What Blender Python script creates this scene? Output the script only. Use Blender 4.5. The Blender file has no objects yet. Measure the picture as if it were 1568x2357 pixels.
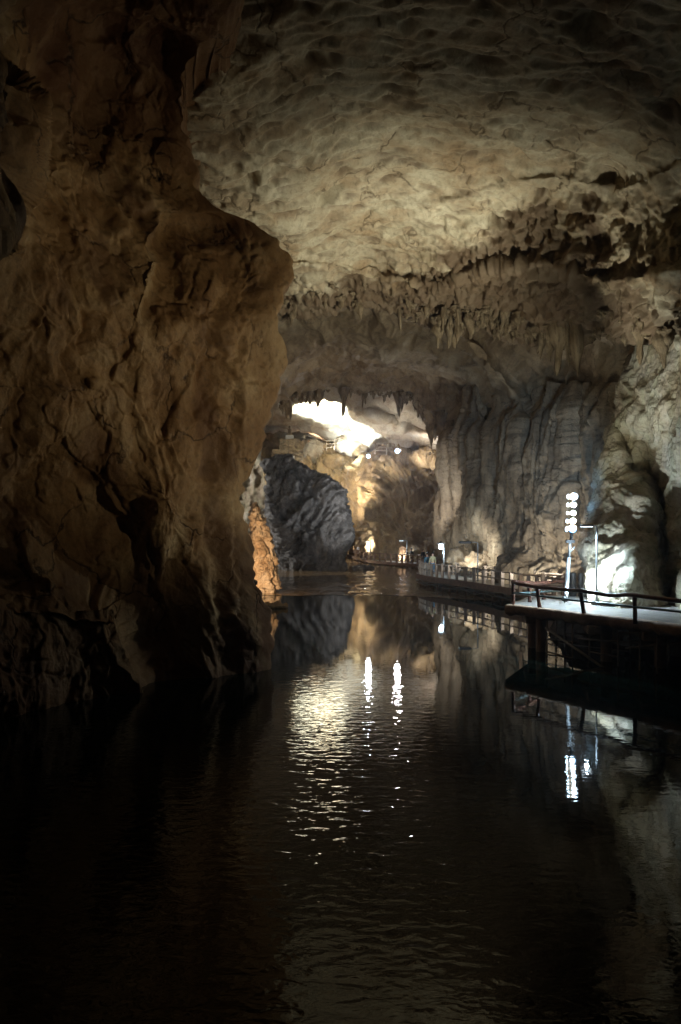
import bpy, bmesh, math, random
import numpy as np
from mathutils import Vector, Matrix
HAZE = .0008
random.seed(7); rng = np.random.default_rng(7)
S = bpy.context.scene; C = S.collection
F, CX, HY, CH = 1700.0, 784.0, 1215.0, 4.8      # focal length (px), principal column, horizon row, eye height (m)

def P(x, y, d):
    return Vector(((x-CX)/F*d, d, CH+(HY-y)/F*d))
def onz(x, y, z):                                 # the point of height z seen at x, y
    return P(x, y, (CH-z)*F/(y-HY))

# ------------------------------------------------------------------ noise
_perm = rng.permutation(256).astype(np.int32); _perm = np.concatenate([_perm, _perm, _perm])
_g = rng.normal(size=(256, 3)).astype(np.float32); _g /= np.linalg.norm(_g, axis=1)[:, None]
def perlin(p):
    p = p.astype(np.float32); i = np.floor(p).astype(np.int32); f = p-i; i &= 255
    u = f*f*f*(f*(f*6-15)+10); out = 0
    for a in (0, 1):
        wa = u[:, 0] if a else 1-u[:, 0]
        for b in (0, 1):
            wb = u[:, 1] if b else 1-u[:, 1]
            for c in (0, 1):
                wc = u[:, 2] if c else 1-u[:, 2]
                h = _perm[_perm[_perm[i[:, 0]+a]+(i[:, 1]+b)]+(i[:, 2]+c)] & 255
                g = _g[h]
                out = out+wa*wb*wc*(g[:, 0]*(f[:, 0]-a)+g[:, 1]*(f[:, 1]-b)+g[:, 2]*(f[:, 2]-c))
    return out*1.6
def fbm(p, sc, octv=4, gain=.5, lac=2.03):
    p = np.asarray(p)*np.asarray(sc, dtype=float); a = 1; o = 0
    for k in range(octv):
        o = o+a*perlin(p+17.3*k); p = p*lac; a *= gain
    return o
def ridged(p, sc, octv=4, gain=.5):
    p = np.asarray(p)*np.asarray(sc, dtype=float); a = 1; o = 0
    for k in range(octv):
        o = o+a*(1-2*np.abs(perlin(p+9.1*k))); p = p*2.07; a *= gain
    return o
_off = rng.random((256, 3)).astype(np.float32)
def worley(p, sc):
    """distances to the nearest and second-nearest feature point"""
    p = (np.asarray(p)*np.asarray(sc, dtype=float)).astype(np.float32)
    i = np.floor(p).astype(np.int32); d1 = np.full(len(p), 9., np.float32); d2 = d1.copy(); idn = np.zeros(len(p), np.int32)
    for a in (-1, 0, 1):
        for b in (-1, 0, 1):
            for c in (-1, 0, 1):
                j = i+np.array([a, b, c], np.int32); q = j & 255
                h = _perm[_perm[_perm[q[:, 0]]+q[:, 1]]+q[:, 2]] & 255
                d = np.sqrt(((j+_off[h]-p)**2).sum(1))
                m = d < d1
                d2 = np.where(m, d1, np.minimum(d2, d)); idn = np.where(m, h, idn); d1 = np.where(m, d, d1)
    return d1, d2, idn/255.
def facets(p, sc, tilt=1.0, sharp=7):
    """broken rock: each cell is its own tilted plane"""
    q = (np.asarray(p)*np.asarray(sc, dtype=float)).astype(np.float32); i = np.floor(q).astype(np.int32)
    d1 = np.full(len(q), 9., np.float32); d2 = d1.copy(); idn = np.zeros(len(q), np.int32); rel_ = np.zeros_like(q)
    for a in (-1, 0, 1):
        for b in (-1, 0, 1):
            for c in (-1, 0, 1):
                j = i+np.array([a, b, c], np.int32); k = j & 255
                h = _perm[_perm[_perm[k[:, 0]]+k[:, 1]]+k[:, 2]] & 255
                v = q-(j+_off[h]); d = np.abs(v)@np.array([1, 1, 1], np.float32)*.6+np.sqrt((v**2).sum(1))*.4
                m = d < d1
                d2 = np.where(m, d1, np.minimum(d2, d)); idn = np.where(m, h, idn); rel_ = np.where(m[:, None], v, rel_); d1 = np.where(m, d, d1)
    e = sstep((d2-d1)*sharp)
    return ((idn/255.-.5)*.8+tilt*(_g[idn]*rel_).sum(1))*(.35+.65*e)-(1-e)*.10
def sstep(x): x = np.clip(x, 0, 1); return x*x*(3-2*x)

# ------------------------------------------------------------------ mesh helpers
def raw_mesh(name, V, Q):
    V = np.asarray(V, np.float32); Q = np.asarray(Q, np.int32); k = Q.shape[1]
    me = bpy.data.meshes.new(name)
    me.vertices.add(len(V)); me.vertices.foreach_set('co', V.ravel())
    me.loops.add(Q.size); me.loops.foreach_set('vertex_index', Q.ravel())
    me.polygons.add(len(Q)); me.polygons.foreach_set('loop_start', np.arange(0, Q.size, k, dtype=np.int32))
    me.polygons.foreach_set('use_smooth', np.ones(len(Q), bool))
    me.update(calc_edges=True); me.validate()
    return me
def grid_quads(ny, nx, wrapx=False):
    a = np.arange(ny*nx).reshape(ny, nx)
    if wrapx: a = np.hstack([a, a[:, :1]])
    return np.stack([a[:-1, :-1], a[1:, :-1], a[1:, 1:], a[:-1, 1:]], -1).reshape(-1, 4)
def link(name, me, mat=None, parent=None):
    o = bpy.data.objects.new(name, me); C.objects.link(o)
    if mat and me and not me.materials: me.materials.append(mat)
    if parent: o.parent = parent
    return o
def tag(o, label=None, cat=None, group=None, kind=None):
    if label: o['label'] = label
    if cat: o['category'] = cat
    if group: o['group'] = group
    if kind: o['kind'] = kind
    return o
def empty(name, loc, rz=0):
    o = bpy.data.objects.new(name, None); C.objects.link(o); o.location = loc; o.rotation_euler[2] = rz
    o.empty_display_size = .2
    return o
def bmobj(name, bm, mat, parent=None, smooth=False):
    me = bpy.data.meshes.new(name); bmesh.ops.recalc_face_normals(bm, faces=bm.faces); bm.to_mesh(me); bm.free()
    if smooth: me.polygons.foreach_set('use_smooth', np.ones(len(me.polygons), bool))
    return link(name, me, mat, parent)
def box(bm, c, s, rot=None, bev=0):
    M = Matrix.Translation(Vector(c))
    if rot is not None: M = M @ rot
    r = bmesh.ops.create_cube(bm, size=1, matrix=M @ Matrix.Diagonal((s[0], s[1], s[2], 1)))
    if bev: bmesh.ops.bevel(bm, geom=list({e for v in r['verts'] for e in v.link_edges}), offset=bev, segments=1, affect='EDGES')
def tube(bm, pts, r, seg=8, wob=0, caps=True):
    """a tube along points; r a number or a list"""
    pts = [Vector(p) for p in pts]; rings = []
    up = None
    for i, p in enumerate(pts):
        t = (pts[min(i+1, len(pts)-1)]-pts[max(i-1, 0)]).normalized()
        if up is None: up = t.orthogonal().normalized()
        up = (up-up.dot(t)*t).normalized(); s = t.cross(up)
        ri = r[i] if isinstance(r, (list, tuple)) else r
        ring = []
        for k in range(seg):
            a = 2*math.pi*k/seg; rr = ri*(1+random.uniform(-wob, wob))
            ring.append(bm.verts.new(p+rr*(math.cos(a)*up+math.sin(a)*s)))
        rings.append(ring)
    for A, B in zip(rings, rings[1:]):
        for k in range(seg): bm.faces.new((A[k], A[(k+1) % seg], B[(k+1) % seg], B[k])).smooth = True
    if caps:
        bm.faces.new(rings[0][::-1]); bm.faces.new(rings[-1])
def lathe(bm, prof, seg=14, c=(0, 0, 0)):
    rings = []
    for (r, z) in prof:
        rings.append([bm.verts.new((c[0]+r*math.cos(2*math.pi*k/seg), c[1]+r*math.sin(2*math.pi*k/seg), c[2]+z)) for k in range(seg)])
    for A, B in zip(rings, rings[1:]):
        for k in range(seg): bm.faces.new((A[k], A[(k+1) % seg], B[(k+1) % seg], B[k])).smooth = True
    bm.faces.new(rings[0][::-1]); bm.faces.new(rings[-1])

# ------------------------------------------------------------------ materials
def newmat(name):
    m = bpy.data.materials.new(name); m.use_nodes = True; nt = m.node_tree; nt.nodes.clear()
    out = nt.nodes.new('ShaderNodeOutputMaterial'); b = nt.nodes.new('ShaderNodeBsdfPrincipled')
    nt.links.new(b.outputs[0], out.inputs[0])
    return m, nt, b
def N(nt, t, **kw):
    n = nt.nodes.new(t)
    for k, v in kw.items():
        if k.startswith('i_'): n.inputs[k[2:].replace('_', ' ')].default_value = v
        else: setattr(n, k, v)
    return n
def coords(nt, scale=(1, 1, 1), rot=(0, 0, 0), src='Object'):
    tc = N(nt, 'ShaderNodeTexCoord'); mp = N(nt, 'ShaderNodeMapping')
    mp.inputs['Scale'].default_value = scale; mp.inputs['Rotation'].default_value = rot
    nt.links.new(tc.outputs[src], mp.inputs[0]); return mp.outputs[0]
def ramp(nt, src, stops):
    r = N(nt, 'ShaderNodeValToRGB'); e = r.color_ramp.elements
    while len(e) < len(stops): e.new(.5)
    for el, (p, c) in zip(e, stops):
        el.position = p; el.color = (*c, 1) if len(c) == 3 else c
    nt.links.new(src, r.inputs[0]); return r.outputs[0]
def mix(nt, fac, a, b, mode='MIX'):
    m = N(nt, 'ShaderNodeMix', data_type='RGBA', blend_type=mode)
    for s, v in ((m.inputs[0], fac), (m.inputs[6], a), (m.inputs[7], b)):
        if isinstance(v, (int, float)): s.default_value = v
        elif isinstance(v, tuple): s.default_value = (*v, 1)
        else: nt.links.new(v, s)
    return m.outputs[2]
def rock_mat(name, light, mid, dark, sc=.35, streak=(1.2, 1.2, .25), streak_col=None, streak_amt=.5, bump=.5, crack=.5, rough=.8, spots=.3, crack_sc=.45, rot=(0, 0, 0), stain_shade=None):
    m, nt, b = newmat(name); L = nt.links
    co = coords(nt, (1, 1, 1), rot)
    n1 = N(nt, 'ShaderNodeTexNoise', i_Scale=sc, i_Detail=9, i_Roughness=.66, i_Distortion=.35); L.new(co, n1.inputs['Vector'])
    base = ramp(nt, n1.outputs['Fac'], [(.30, dark), (.47, mid), (.66, light)])
    cs = coords(nt, streak, rot)
    n2 = N(nt, 'ShaderNodeTexNoise', i_Scale=1.0, i_Detail=8, i_Roughness=.64, i_Distortion=.3); L.new(cs, n2.inputs['Vector'])
    sf = ramp(nt, n2.outputs['Fac'], [(.42, (0, 0, 0)), (.62, (streak_amt,)*3)])
    base = mix(nt, sf, base, streak_col or dark)
    n3 = N(nt, 'ShaderNodeTexNoise', i_Scale=5, i_Detail=6, i_Roughness=.7); L.new(co, n3.inputs['Vector'])
    sp = ramp(nt, n3.outputs['Fac'], [(.50, (1, 1, 1)), (.68, (1-spots,)*3)])
    base = mix(nt, 1.0, base, sp, 'MULTIPLY')
    at = N(nt, 'ShaderNodeAttribute', attribute_name='stain_shade')
    base = mix(nt, at.outputs['Fac'], base, stain_shade or tuple(c*.9 for c in dark))
    # thin cracks, warped
    nw = N(nt, 'ShaderNodeTexNoise', i_Scale=.9, i_Detail=5); L.new(co, nw.inputs['Vector'])
    wv = N(nt, 'ShaderNodeVectorMath', operation='MULTIPLY_ADD'); wv.inputs[1].default_value = (1.9, 1.9, 1.9)
    L.new(nw.outputs['Color'], wv.inputs[0]); L.new(co, wv.inputs[2])
    vo = N(nt, 'ShaderNodeTexVoronoi', feature='DISTANCE_TO_EDGE', i_Scale=crack_sc); L.new(wv.outputs[0], vo.inputs['Vector'])
    cr = ramp(nt, vo.outputs['Distance'], [(0, (1, 1, 1)), (.022, (0, 0, 0))])
    gate = ramp(nt, n2.outputs['Fac'], [(.45, (0, 0, 0)), (.55, (1, 1, 1))])
    crk = mix(nt, 1.0, cr, gate, 'MULTIPLY')
    cf = mix(nt, crack, (0, 0, 0), crk)
    base = mix(nt, cf, base, tuple(c*.35 for c in dark))
    L.new(base, b.inputs['Base Color'])
    rr = ramp(nt, n2.outputs['Fac'], [(.35, (rough-.22,)*3), (.65, (rough,)*3)])
    L.new(rr, b.inputs['Roughness']); b.inputs['Specular IOR Level'].default_value = .35
    # bump
    n4 = N(nt, 'ShaderNodeTexNoise', i_Scale=2.2, i_Detail=12, i_Roughness=.68, i_Distortion=.15); L.new(co, n4.inputs['Vector'])
    add = N(nt, 'ShaderNodeMath', operation='SUBTRACT'); L.new(n4.outputs['Fac'], add.inputs[0])
    ml = N(nt, 'ShaderNodeMath', operation='MULTIPLY'); L.new(crk, ml.inputs[0]); ml.inputs[1].default_value = crack*.6
    L.new(ml.outputs[0], add.inputs[1])
    bp = N(nt, 'ShaderNodeBump', i_Strength=bump, i_Distance=.3); L.new(add.outputs[0], bp.inputs['Height'])
    L.new(bp.outputs[0], b.inputs['Normal'])
    return m
def simple_mat(name, col, rough=.6, metal=0, var=.35, sc=6, bump=.2, streak=(1, 1, 1)):
    m, nt, b = newmat(name); L = nt.links
    co = coords(nt, streak)
    n = N(nt, 'ShaderNodeTexNoise', i_Scale=sc, i_Detail=6, i_Roughness=.65); L.new(co, n.inputs['Vector'])
    c = ramp(nt, n.outputs['Fac'], [(.3, tuple(v*(1-var) for v in col)), (.7, tuple(min(1, v*(1+var)) for v in col))])
    L.new(c, b.inputs['Base Color']); b.inputs['Roughness'].default_value = rough; b.inputs['Metallic'].default_value = metal
    bp = N(nt, 'ShaderNodeBump', i_Strength=bump, i_Distance=.03); L.new(n.outputs['Fac'], bp.inputs['Height']); L.new(bp.outputs[0], b.inputs['Normal'])
    return m
def emit_mat(name, col, s):
    m, nt, b = newmat(name); b.inputs['Base Color'].default_value = (.8, .8, .8, 1)
    b.inputs['Emission Color'].default_value = (*col, 1); b.inputs['Emission Strength'].default_value = s
    return m
M = {}
M['roof'] = rock_mat('pale_scalloped_limestone', (.52, .46, .34), (.45, .385, .27), (.27, .18, .095), stain_shade=(.13, .085, .05), sc=.30, streak=(.5, .9, .9), streak_col=(.30, .19, .10), streak_amt=.55, bump=.45, crack=.8, spots=.35, crack_sc=.3)
M['roof2'] = rock_mat('smooth_brown_limestone', (.42, .35, .25), (.32, .24, .15), (.12, .08, .045), sc=.22, streak=(.8, .25, .5), streak_col=(.13, .085, .05), streak_amt=.6, bump=.35, crack=.6, spots=.35, crack_sc=.25)
M['left'] = rock_mat('brown_wall_limestone', (.52, .38, .21), (.37, .225, .10), (.15, .075, .028), stain_shade=(.115, .05, .018), sc=.28, streak=(.45, .45, .3), streak_col=(.19, .09, .03), streak_amt=.6, bump=.4, crack=1.0, spots=.4, crack_sc=.33)
M['curtain'] = rock_mat('grey_brown_flowstone', (.44, .35, .235), (.31, .23, .145), (.12, .085, .055), sc=.35, streak=(1.6, 1.6, .10), streak_col=(.12, .09, .06), streak_amt=.6, bump=.55, crack=.6, spots=.4, crack_sc=.4)
M['bulge'] = rock_mat('white_flowstone', (.62, .59, .52), (.42, .34, .24), (.15, .105, .06), sc=.28, streak=(1.4, 1.4, .3), streak_col=(.30, .33, .20), streak_amt=.4, bump=.6, crack=.4, spots=.4, crack_sc=.5)
M['dark'] = rock_mat('dark_grey_limestone', (.36, .35, .345), (.16, .155, .15), (.04, .04, .042), sc=.35, streak=(.9, .9, .3), streak_col=(.05, .05, .05), streak_amt=.6, bump=1.3, crack=.4, spots=.5, crack_sc=.5)
M['orange'] = rock_mat('orange_limestone', (.62, .50, .38), (.48, .33, .20), (.22, .12, .06), sc=.8, streak=(1.2, 1.2, .5), streak_amt=.4, bump=.9, crack=.5, spots=.5)
M['slope'] = rock_mat('ochre_flowstone', (.46, .35, .19), (.32, .22, .11), (.10, .065, .035), sc=.14, streak=(.6, .6, .16), streak_col=(.11, .08, .05), streak_amt=.55, bump=.6, crack=.3, spots=.35)
M['far'] = rock_mat('pale_far_limestone', (.62, .59, .52), (.50, .44, .34), (.26, .15, .07), sc=.12, streak=(.4, .4, .2), streak_col=(.30, .17, .08), streak_amt=.45, bump=.5, crack=.3, spots=.3)
M['stal'] = rock_mat('stalactite_stone', (.36, .28, .18), (.20, .14, .08), (.07, .05, .03), sc=.9, streak=(2.5, 2.5, .3), streak_amt=.5, bump=.7, crack=.2, spots=.5)
M['floor'] = rock_mat('muddy_floor', (.30, .24, .17), (.20, .15, .10), (.08, .055, .035), sc=.5, streak=(.5, .5, .5), bump=.8, crack=.2)
M['concrete'] = simple_mat('wet_pale_concrete', (.24, .225, .205), rough=.32, sc=1.8, var=.25, bump=.5)
M['edge'] = simple_mat('rough_brown_render', (.36, .24, .16), rough=.85, sc=3, var=.45, bump=.8)
M['timber'] = simple_mat('grey_brown_timber', (.27, .21, .16), rough=.7, sc=5, var=.4, bump=.4, streak=(3, 3, .5))
M['beam'] = simple_mat('brown_beam', (.17, .10, .06), rough=.75, sc=4, var=.4, bump=.4)
M['darkpost'] = simple_mat('dark_timber', (.035, .028, .024), rough=.5, sc=5)
M['log'] = simple_mat('varnished_log', (.085, .032, .022), rough=.28, sc=6, var=.5, bump=.5, streak=(1, 1, 1))
M['pipe'] = simple_mat('teal_pipe', (.06, .10, .105), rough=.35, metal=.3, sc=8)
M['steel'] = simple_mat('galvanised_steel', (.42, .45, .48), rough=.35, metal=.8, sc=9, var=.2)
M['rust'] = simple_mat('rusty_scaffold_tube', (.28, .22, .16), rough=.6, metal=.3, sc=7)
M['concol'] = simple_mat('brown_concrete_column', (.30, .2, .13), rough=.8, sc=2.5)
M['black'] = simple_mat('black_plastic', (.02, .02, .022), rough=.4, sc=9)
M['cable'] = simple_mat('cable_sheath', (.10, .085, .05), rough=.5, sc=3)
M['white'] = simple_mat('off_white_paint', (.7, .7, .68), rough=.5, sc=9, var=.1)
M['lens'] = emit_mat('lit_cool_lens', (.55, .82, 1.0), 60)
M['ring'] = emit_mat('lit_blue_glow_ring', (.06, .42, 1.0), 2.0)  # blue rim of the lamp glow, painted as an emissive ring
M['lens_soft'] = emit_mat('lit_soft_lens', (.75, .9, 1.0), 7)
M['lens_warm'] = emit_mat('lit_warm_lens', (1, .9, .8), 40)
M['stone'] = rock_mat('rubble_masonry', (.45, .36, .24), (.3, .22, .13), (.1, .07, .04), sc=1.0, crack=1.0, crack_sc=1.6, bump=.8)

# ------------------------------------------------------------------ rock sheets
def tps(pts):
    A = np.array(pts, float); xy = A[:, :2]/500; d = A[:, 2]; n = len(A)
    def k(r2): return .5*r2*np.log(r2+1e-9)
    K = k(((xy[:, None]-xy[None])**2).sum(-1))+np.eye(n)*2e-3
    Pm = np.hstack([np.ones((n, 1)), xy]); Lm = np.block([[K, Pm], [Pm.T, np.zeros((3, 3))]])
    w = np.linalg.solve(Lm, np.concatenate([d, np.zeros(3)]))
    def f(x, y):
        q = np.stack([np.ravel(x), np.ravel(y)], -1)/500
        o = w[n]+q@w[n+1:]
        for i in range(n): o = o+w[i]*k(((q-xy[i])**2).sum(-1))
        return o.reshape(np.shape(x))
    return f
def poly(pts): 
    a = np.array(pts, float); return lambda t: np.interp(t, a[:, 0], a[:, 1])
def zpts(L): return [(x, y, (z-CH)*F/(HY-y)) for x, y, z in L]
def normals(V):
    du = np.gradient(V, axis=1); dv = np.gradient(V, axis=0)
    n = np.cross(du, dv); n /= (np.linalg.norm(n, axis=-1, keepdims=True)+1e-9)
    tocam = np.array([0, 0, CH])-V
    s = np.sign((n*tocam).sum(-1).mean()); return n*s
STAIN_SHADE = {}
def sheet(name, lo, hi, a0, a1, step, dep, disp, mat, axis='x', wraps=(), soft=True, thing=None, extra=None, kind='structure', edgefade=None):
    """axis 'x': rows y in a0..a1, columns from lo(y) to hi(y).  axis 'y': columns x in a0..a1, rows from lo(x) to hi(x)."""
    na = int((a1-a0)/step)+1; a = np.linspace(a0, a1, na)
    L_, H_ = lo(a), hi(a); nb = int(np.max(np.abs(H_-L_))/step)+1; t = np.linspace(0, 1, nb)
    if axis == 'x':
        Y = np.repeat(a[:, None], nb, 1); X = L_[:, None]*(1-t)+H_[:, None]*t
    else:
        X = np.repeat(a[None], nb, 0); Y = L_[None]*(1-t[:, None])+H_[None]*t[:, None]
    D = dep(X, Y)
    if extra is not None: D = extra(X, Y, D)
    V = np.stack([(X-CX)/F*D, D, CH+(HY-Y)/F*D], -1)
    for side, vec, n, length in wraps:
        s = (np.linspace(0, 1, n+1)[1:]); vec = np.array(vec, float)
        c = vec*length
        if side == 'right': V = np.concatenate([V, V[:, -1:]+s[None, :, None]**1.0*c], 1)
        if side == 'left': V = np.concatenate([(V[:, :1]+s[None, :, None]*c)[:, ::-1], V], 1)
        if side == 'bottom': V = np.concatenate([V, V[-1:]+s[:, None, None]*c], 0)
        if side == 'top': V = np.concatenate([(V[:1]+s[:, None, None]*c)[::-1], V], 0)
    # soften the fold at wrapped edges
    for _ in range(4):
        if wraps:
            W = V.copy(); W[:, 1:-1] = (V[:, :-2]+2*V[:, 1:-1]+V[:, 2:])/4; W[1:-1] = (W[:-2]+2*W[1:-1]+W[2:])/4; V = W
    n = normals(V); f = V.reshape(-1, 3); nf = n.reshape(-1, 3)
    STAIN_SHADE.clear(); dd = disp(f, nf)
    if edgefade:
        j = np.arange(V.shape[1]); e0, wd, k = edgefade; wgt = 1-k*np.exp(-((j-(e0 if e0 >= 0 else nb+e0))/wd)**2)
        dd = dd*np.tile(wgt, V.shape[0])[:, None]
    f = f+dd
    me = raw_mesh(name, f, grid_quads(V.shape[0], V.shape[1]))
    if 'v' in STAIN_SHADE:
        at = me.attributes.new('stain_shade', 'FLOAT', 'POINT'); at.data.foreach_set('value', np.clip(STAIN_SHADE['v'], 0, 1).astype(np.float32))
    o = link(name, me, mat); tag(o, kind=kind)
    return o

# left wall ----------------------------------------------------------------
silL = poly([(-400, 560), (-100, 580), (0, 545), (80, 490), (150, 440), (220, 425), (300, 428), (350, 445), (400, 452), (440, 460), (475, 495), (490, 530), (505, 585), (530, 625), (550, 645), (575, 652), (598, 682), (640, 672), (690, 652), (740, 640), (790, 664), (830, 662), (870, 648), (940, 628), (1000, 610), (1040, 604), (1070, 590), (1100, 572), (1150, 560), (1200, 570), (1250, 586), (1330, 590), (1370, 600), (1400, 615), (1425, 624), (1480, 622), (1540, 620), (1800, 600)])
edgeB = poly([(1330, 230), (1345, 262), (1370, 318), (1420, 335), (1480, 352), (1540, 378), (1600, 392), (1800, 400)])
leftD = tps([(-350, -300, 9), (-350, 0, 10), (-350, 400, 13), (-350, 800, 15), (-350, 1200, 16.5), (-350, 1750, 16.8),
    (0, -300, 12), (0, 0, 15), (0, 300, 18), (0, 600, 18.5), (0, 900, 19.8), (0, 1200, 20.3), (0, 1640, 19.6), (0, 1800, 19.6),
    (250, -300, 17.5), (150, 0, 20.5), (150, 250, 22.5), (300, 350, 23.8), (300, 100, 23), (200, 600, 20.8), (250, 900, 21.6), (250, 1200, 22.2), (250, 1700, 21.6),
    (560, -300, 19), (545, 0, 21), (430, 250, 24.5), (450, 400, 25.5), (480, 700, 23.2), (450, 900, 23.3), (450, 1150, 23.2), (420, 1400, 23.2), (470, 1600, 23.6),
    (670, 600, 26), (650, 800, 26.2), (600, 1040, 26.4), (580, 1170, 26.6), (600, 1350, 25.8), (620, 1550, 25.1), (600, 1800, 25.1), (520, 1000, 24.6), (510, 1300, 24.3)])
def left_extra(X, Y, D):
    b = edgeB(Y); w = sstep((b-X)/40)*sstep((Y-1325)/70); D = D-1.3*w
    # pale outcrop at the upper left, hollow behind it
    e = np.interp(Y, [120, 170, 230, 300, 380, 480, 560], [-60, 60, 112, 100, 70, 15, -80])
    w = sstep((e-X)/22)*sstep((Y-90)/50)*sstep((600-Y)/60); D = D-3.2*w
    D = D+1.0*np.exp(-((X-230)/110)**2-((Y-330)/120)**2)
    # broken ledge running down from the hollow
    e = np.interp(Y, [480, 520, 560, 600, 700, 800], [380, 372, 345, 372, 330, 300]); D = D+.9*sstep((X-e)/18)*np.exp(-((X-e)/150).clip(0)**2)*sstep((Y-480)/40)*sstep((800-Y)/200)
    # lower shelf
    D = D-.45*np.exp(-((X-405)/85)**2-((Y-1150)/95)**2)
    return D
def left_disp(p, n):
    w = p+.8*np.stack([fbm(p, .25, 2), fbm(p+31, .25, 2), fbm(p+57, .25, 2)], -1)
    a = .85*fbm(w, (.2, .2, .13), 3)
    wl = (p+.55*np.stack([fbm(p, .5, 3), fbm(p+3, .5, 3), fbm(p+8, .5, 3)], -1))@np.array([[.92, 0, -.39], [0, 1, 0], [.39, 0, .92]])
    h = a+.48*facets(wl, (.22, .22, .12), .9)+.16*facets(wl+11, (.6, .6, .4), 1.0)+.08*facets(wl+5, (1.5, 1.5, 1.0), 1.)+.07*fbm(p, (1.5, 1.5, 1.2), 5)
    low = sstep((6-p[:, 2])/6)
    STAIN_SHADE['v'] = .75*sstep((4.5-p[:, 2]+2.2*fbm(p, .3, 4))/4)+.75*sstep((p[:, 2]-15+2.5*fbm(p, .3, 3))/3)+.6*sstep(fbm(p+40, (.5, .5, .3), 5)*2.5-.5)  # reddish base, part stain, part painted dimming; shade painted on the high part
    h = h+.06*low*ridged(p, (1.6, 1.6, .6), 3)
    return n*h[:, None]
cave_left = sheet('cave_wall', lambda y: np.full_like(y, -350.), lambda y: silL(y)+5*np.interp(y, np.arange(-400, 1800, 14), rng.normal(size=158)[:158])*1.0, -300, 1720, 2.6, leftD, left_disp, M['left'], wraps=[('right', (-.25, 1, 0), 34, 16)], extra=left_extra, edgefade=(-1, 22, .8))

# front roof ---------------------------------------------------------------
bandB = poly([(150, 760), (600, 745), (640, 735), (720, 722), (800, 700), (880, 712), (940, 735), (1000, 752), (1050, 765), (1110, 752), (1160, 770), (1220, 790), (1300, 790), (1380, 772), (1450, 775), (1520, 780), (1568, 765), (1800, 770)])
roofD = tps(zpts([(100, -300, 24), (784, -300, 21), (1800, -300, 19), (300, 0, 22.6), (480, 0, 21), (784, 0, 21), (1200, 0, 20.8), (1568, 0, 20), (1800, 0, 19.3), (100, 300, 23), (420, 300, 19.3), (784, 300, 20.5), (1200, 300, 20.1), (1600, 300, 18.8), (1800, 300, 18),
    (100, 500, 22), (500, 500, 19), (900, 500, 20), (1200, 500, 19.2), (1400, 500, 18), (1600, 500, 16.8), (1800, 500, 15.8), (100, 620, 21), (650, 600, 18.7), (900, 620, 19.2), (1100, 620, 18.1), (1350, 620, 16.2), (1600, 620, 14.6), (1800, 620, 13),
    (100, 720, 18), (640, 720, 18.4), (900, 720, 18.2), (1100, 740, 16.9), (1250, 760, 15.6), (1400, 760, 14.3), (1568, 760, 13), (1800, 760, 11.5)]))
def roof_extra(X, Y, D):
    # an upper slab ends in a broken step across the picture; the right-hand part is lower
    st = np.interp(X, [600, 690, 780, 930, 1000, 1100, 1250, 1400, 1600], [590, 598, 604, 635, 640, 610, 590, 640, 600])
    D = D-.7*sstep((Y-st)/10)*np.exp(-((Y-st)/60).clip(0)**2)
    st2 = np.interp(X, [800, 870, 960, 1050, 1200, 1300, 1420, 1600], [520, 470, 450, 440, 400, 395, 420, 350])
    D = D-.38*sstep((Y-st2)/22)*np.exp(-((Y-st2)/70).clip(0)**2)*sstep((X-800)/100)
    return D
def roof_disp(p, n):
    w = p+.5*np.stack([fbm(p, .35, 2), fbm(p+31, .35, 2), 0*p[:, 0]], -1)
    a = .42*fbm(w, .11, 3)
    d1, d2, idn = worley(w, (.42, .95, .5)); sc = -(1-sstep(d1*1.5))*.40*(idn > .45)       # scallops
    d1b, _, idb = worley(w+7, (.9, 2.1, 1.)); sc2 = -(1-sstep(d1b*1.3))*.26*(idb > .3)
    bd = np.interp(p[:, 0], [-3, 3, 9, 20], [44, 43, 33, 28]); near = sstep((p[:, 1]-bd+3)/3)*sstep((62-p[:, 1])/10)
    drip = near*(.22*ridged(p, (1.1, 1.1, .5), 3)+.25*fbm(p, (2.2, 2.2, .8), 3)-.15)
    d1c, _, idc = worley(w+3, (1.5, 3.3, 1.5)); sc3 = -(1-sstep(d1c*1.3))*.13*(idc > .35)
    STAIN_SHADE['v'] = np.clip((1-sstep(d1*1.5))*(idn > .6)*.55+(1-sstep(d1b*1.6))*(idb > .62)*.7+(1-sstep(d1c*1.6))*(idc > .7)*.5, 0, .8)+.9*sstep((p[:, 1]-bd+1.6+1.8*fbm(p, .6, 4))/2.0)
    pits = fbm(p, .5, 2); big = -(np.clip(pits-.4, 0, 1))*1.0
    fade = sstep((60-p[:, 1])/15)
    keep = .25+.75*sstep(.5+1.6*fbm(p+12, .07, 3)-.03*(p[:, 0]-2)); sc = sc*keep; sc2 = sc2*keep
    r = .09*fbm(w, (.5, 1.2, .8), 4)
    rough = sstep((p[:, 1]-31+.9*np.clip(p[:, 0]-4, 0, 20))/9)
    rg = rough*(.12*ridged(w, (.35, .7, .6), 3)+.16*fbm(w, (.8, 1.5, 1.2), 4)+.30*facets(w, (.33, .6, .5), .8)+.07*ridged(p, (1.6, 1.9, 1.6), 3))
    h = a+sc*(1-.6*rough)+sc2+sc3+big+r+rg+drip+.03*fbm(p, 3, 3)
    return n*(-h[:, None])*-1
roof = sheet('cave_ceiling', lambda x: np.full_like(x, -300.), bandB, 150, 1800, 2.6, roofD, roof_disp, M['roof'], axis='y', wraps=[('bottom', (0, .62, .75), 20, 4)], extra=roof_extra)

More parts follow.
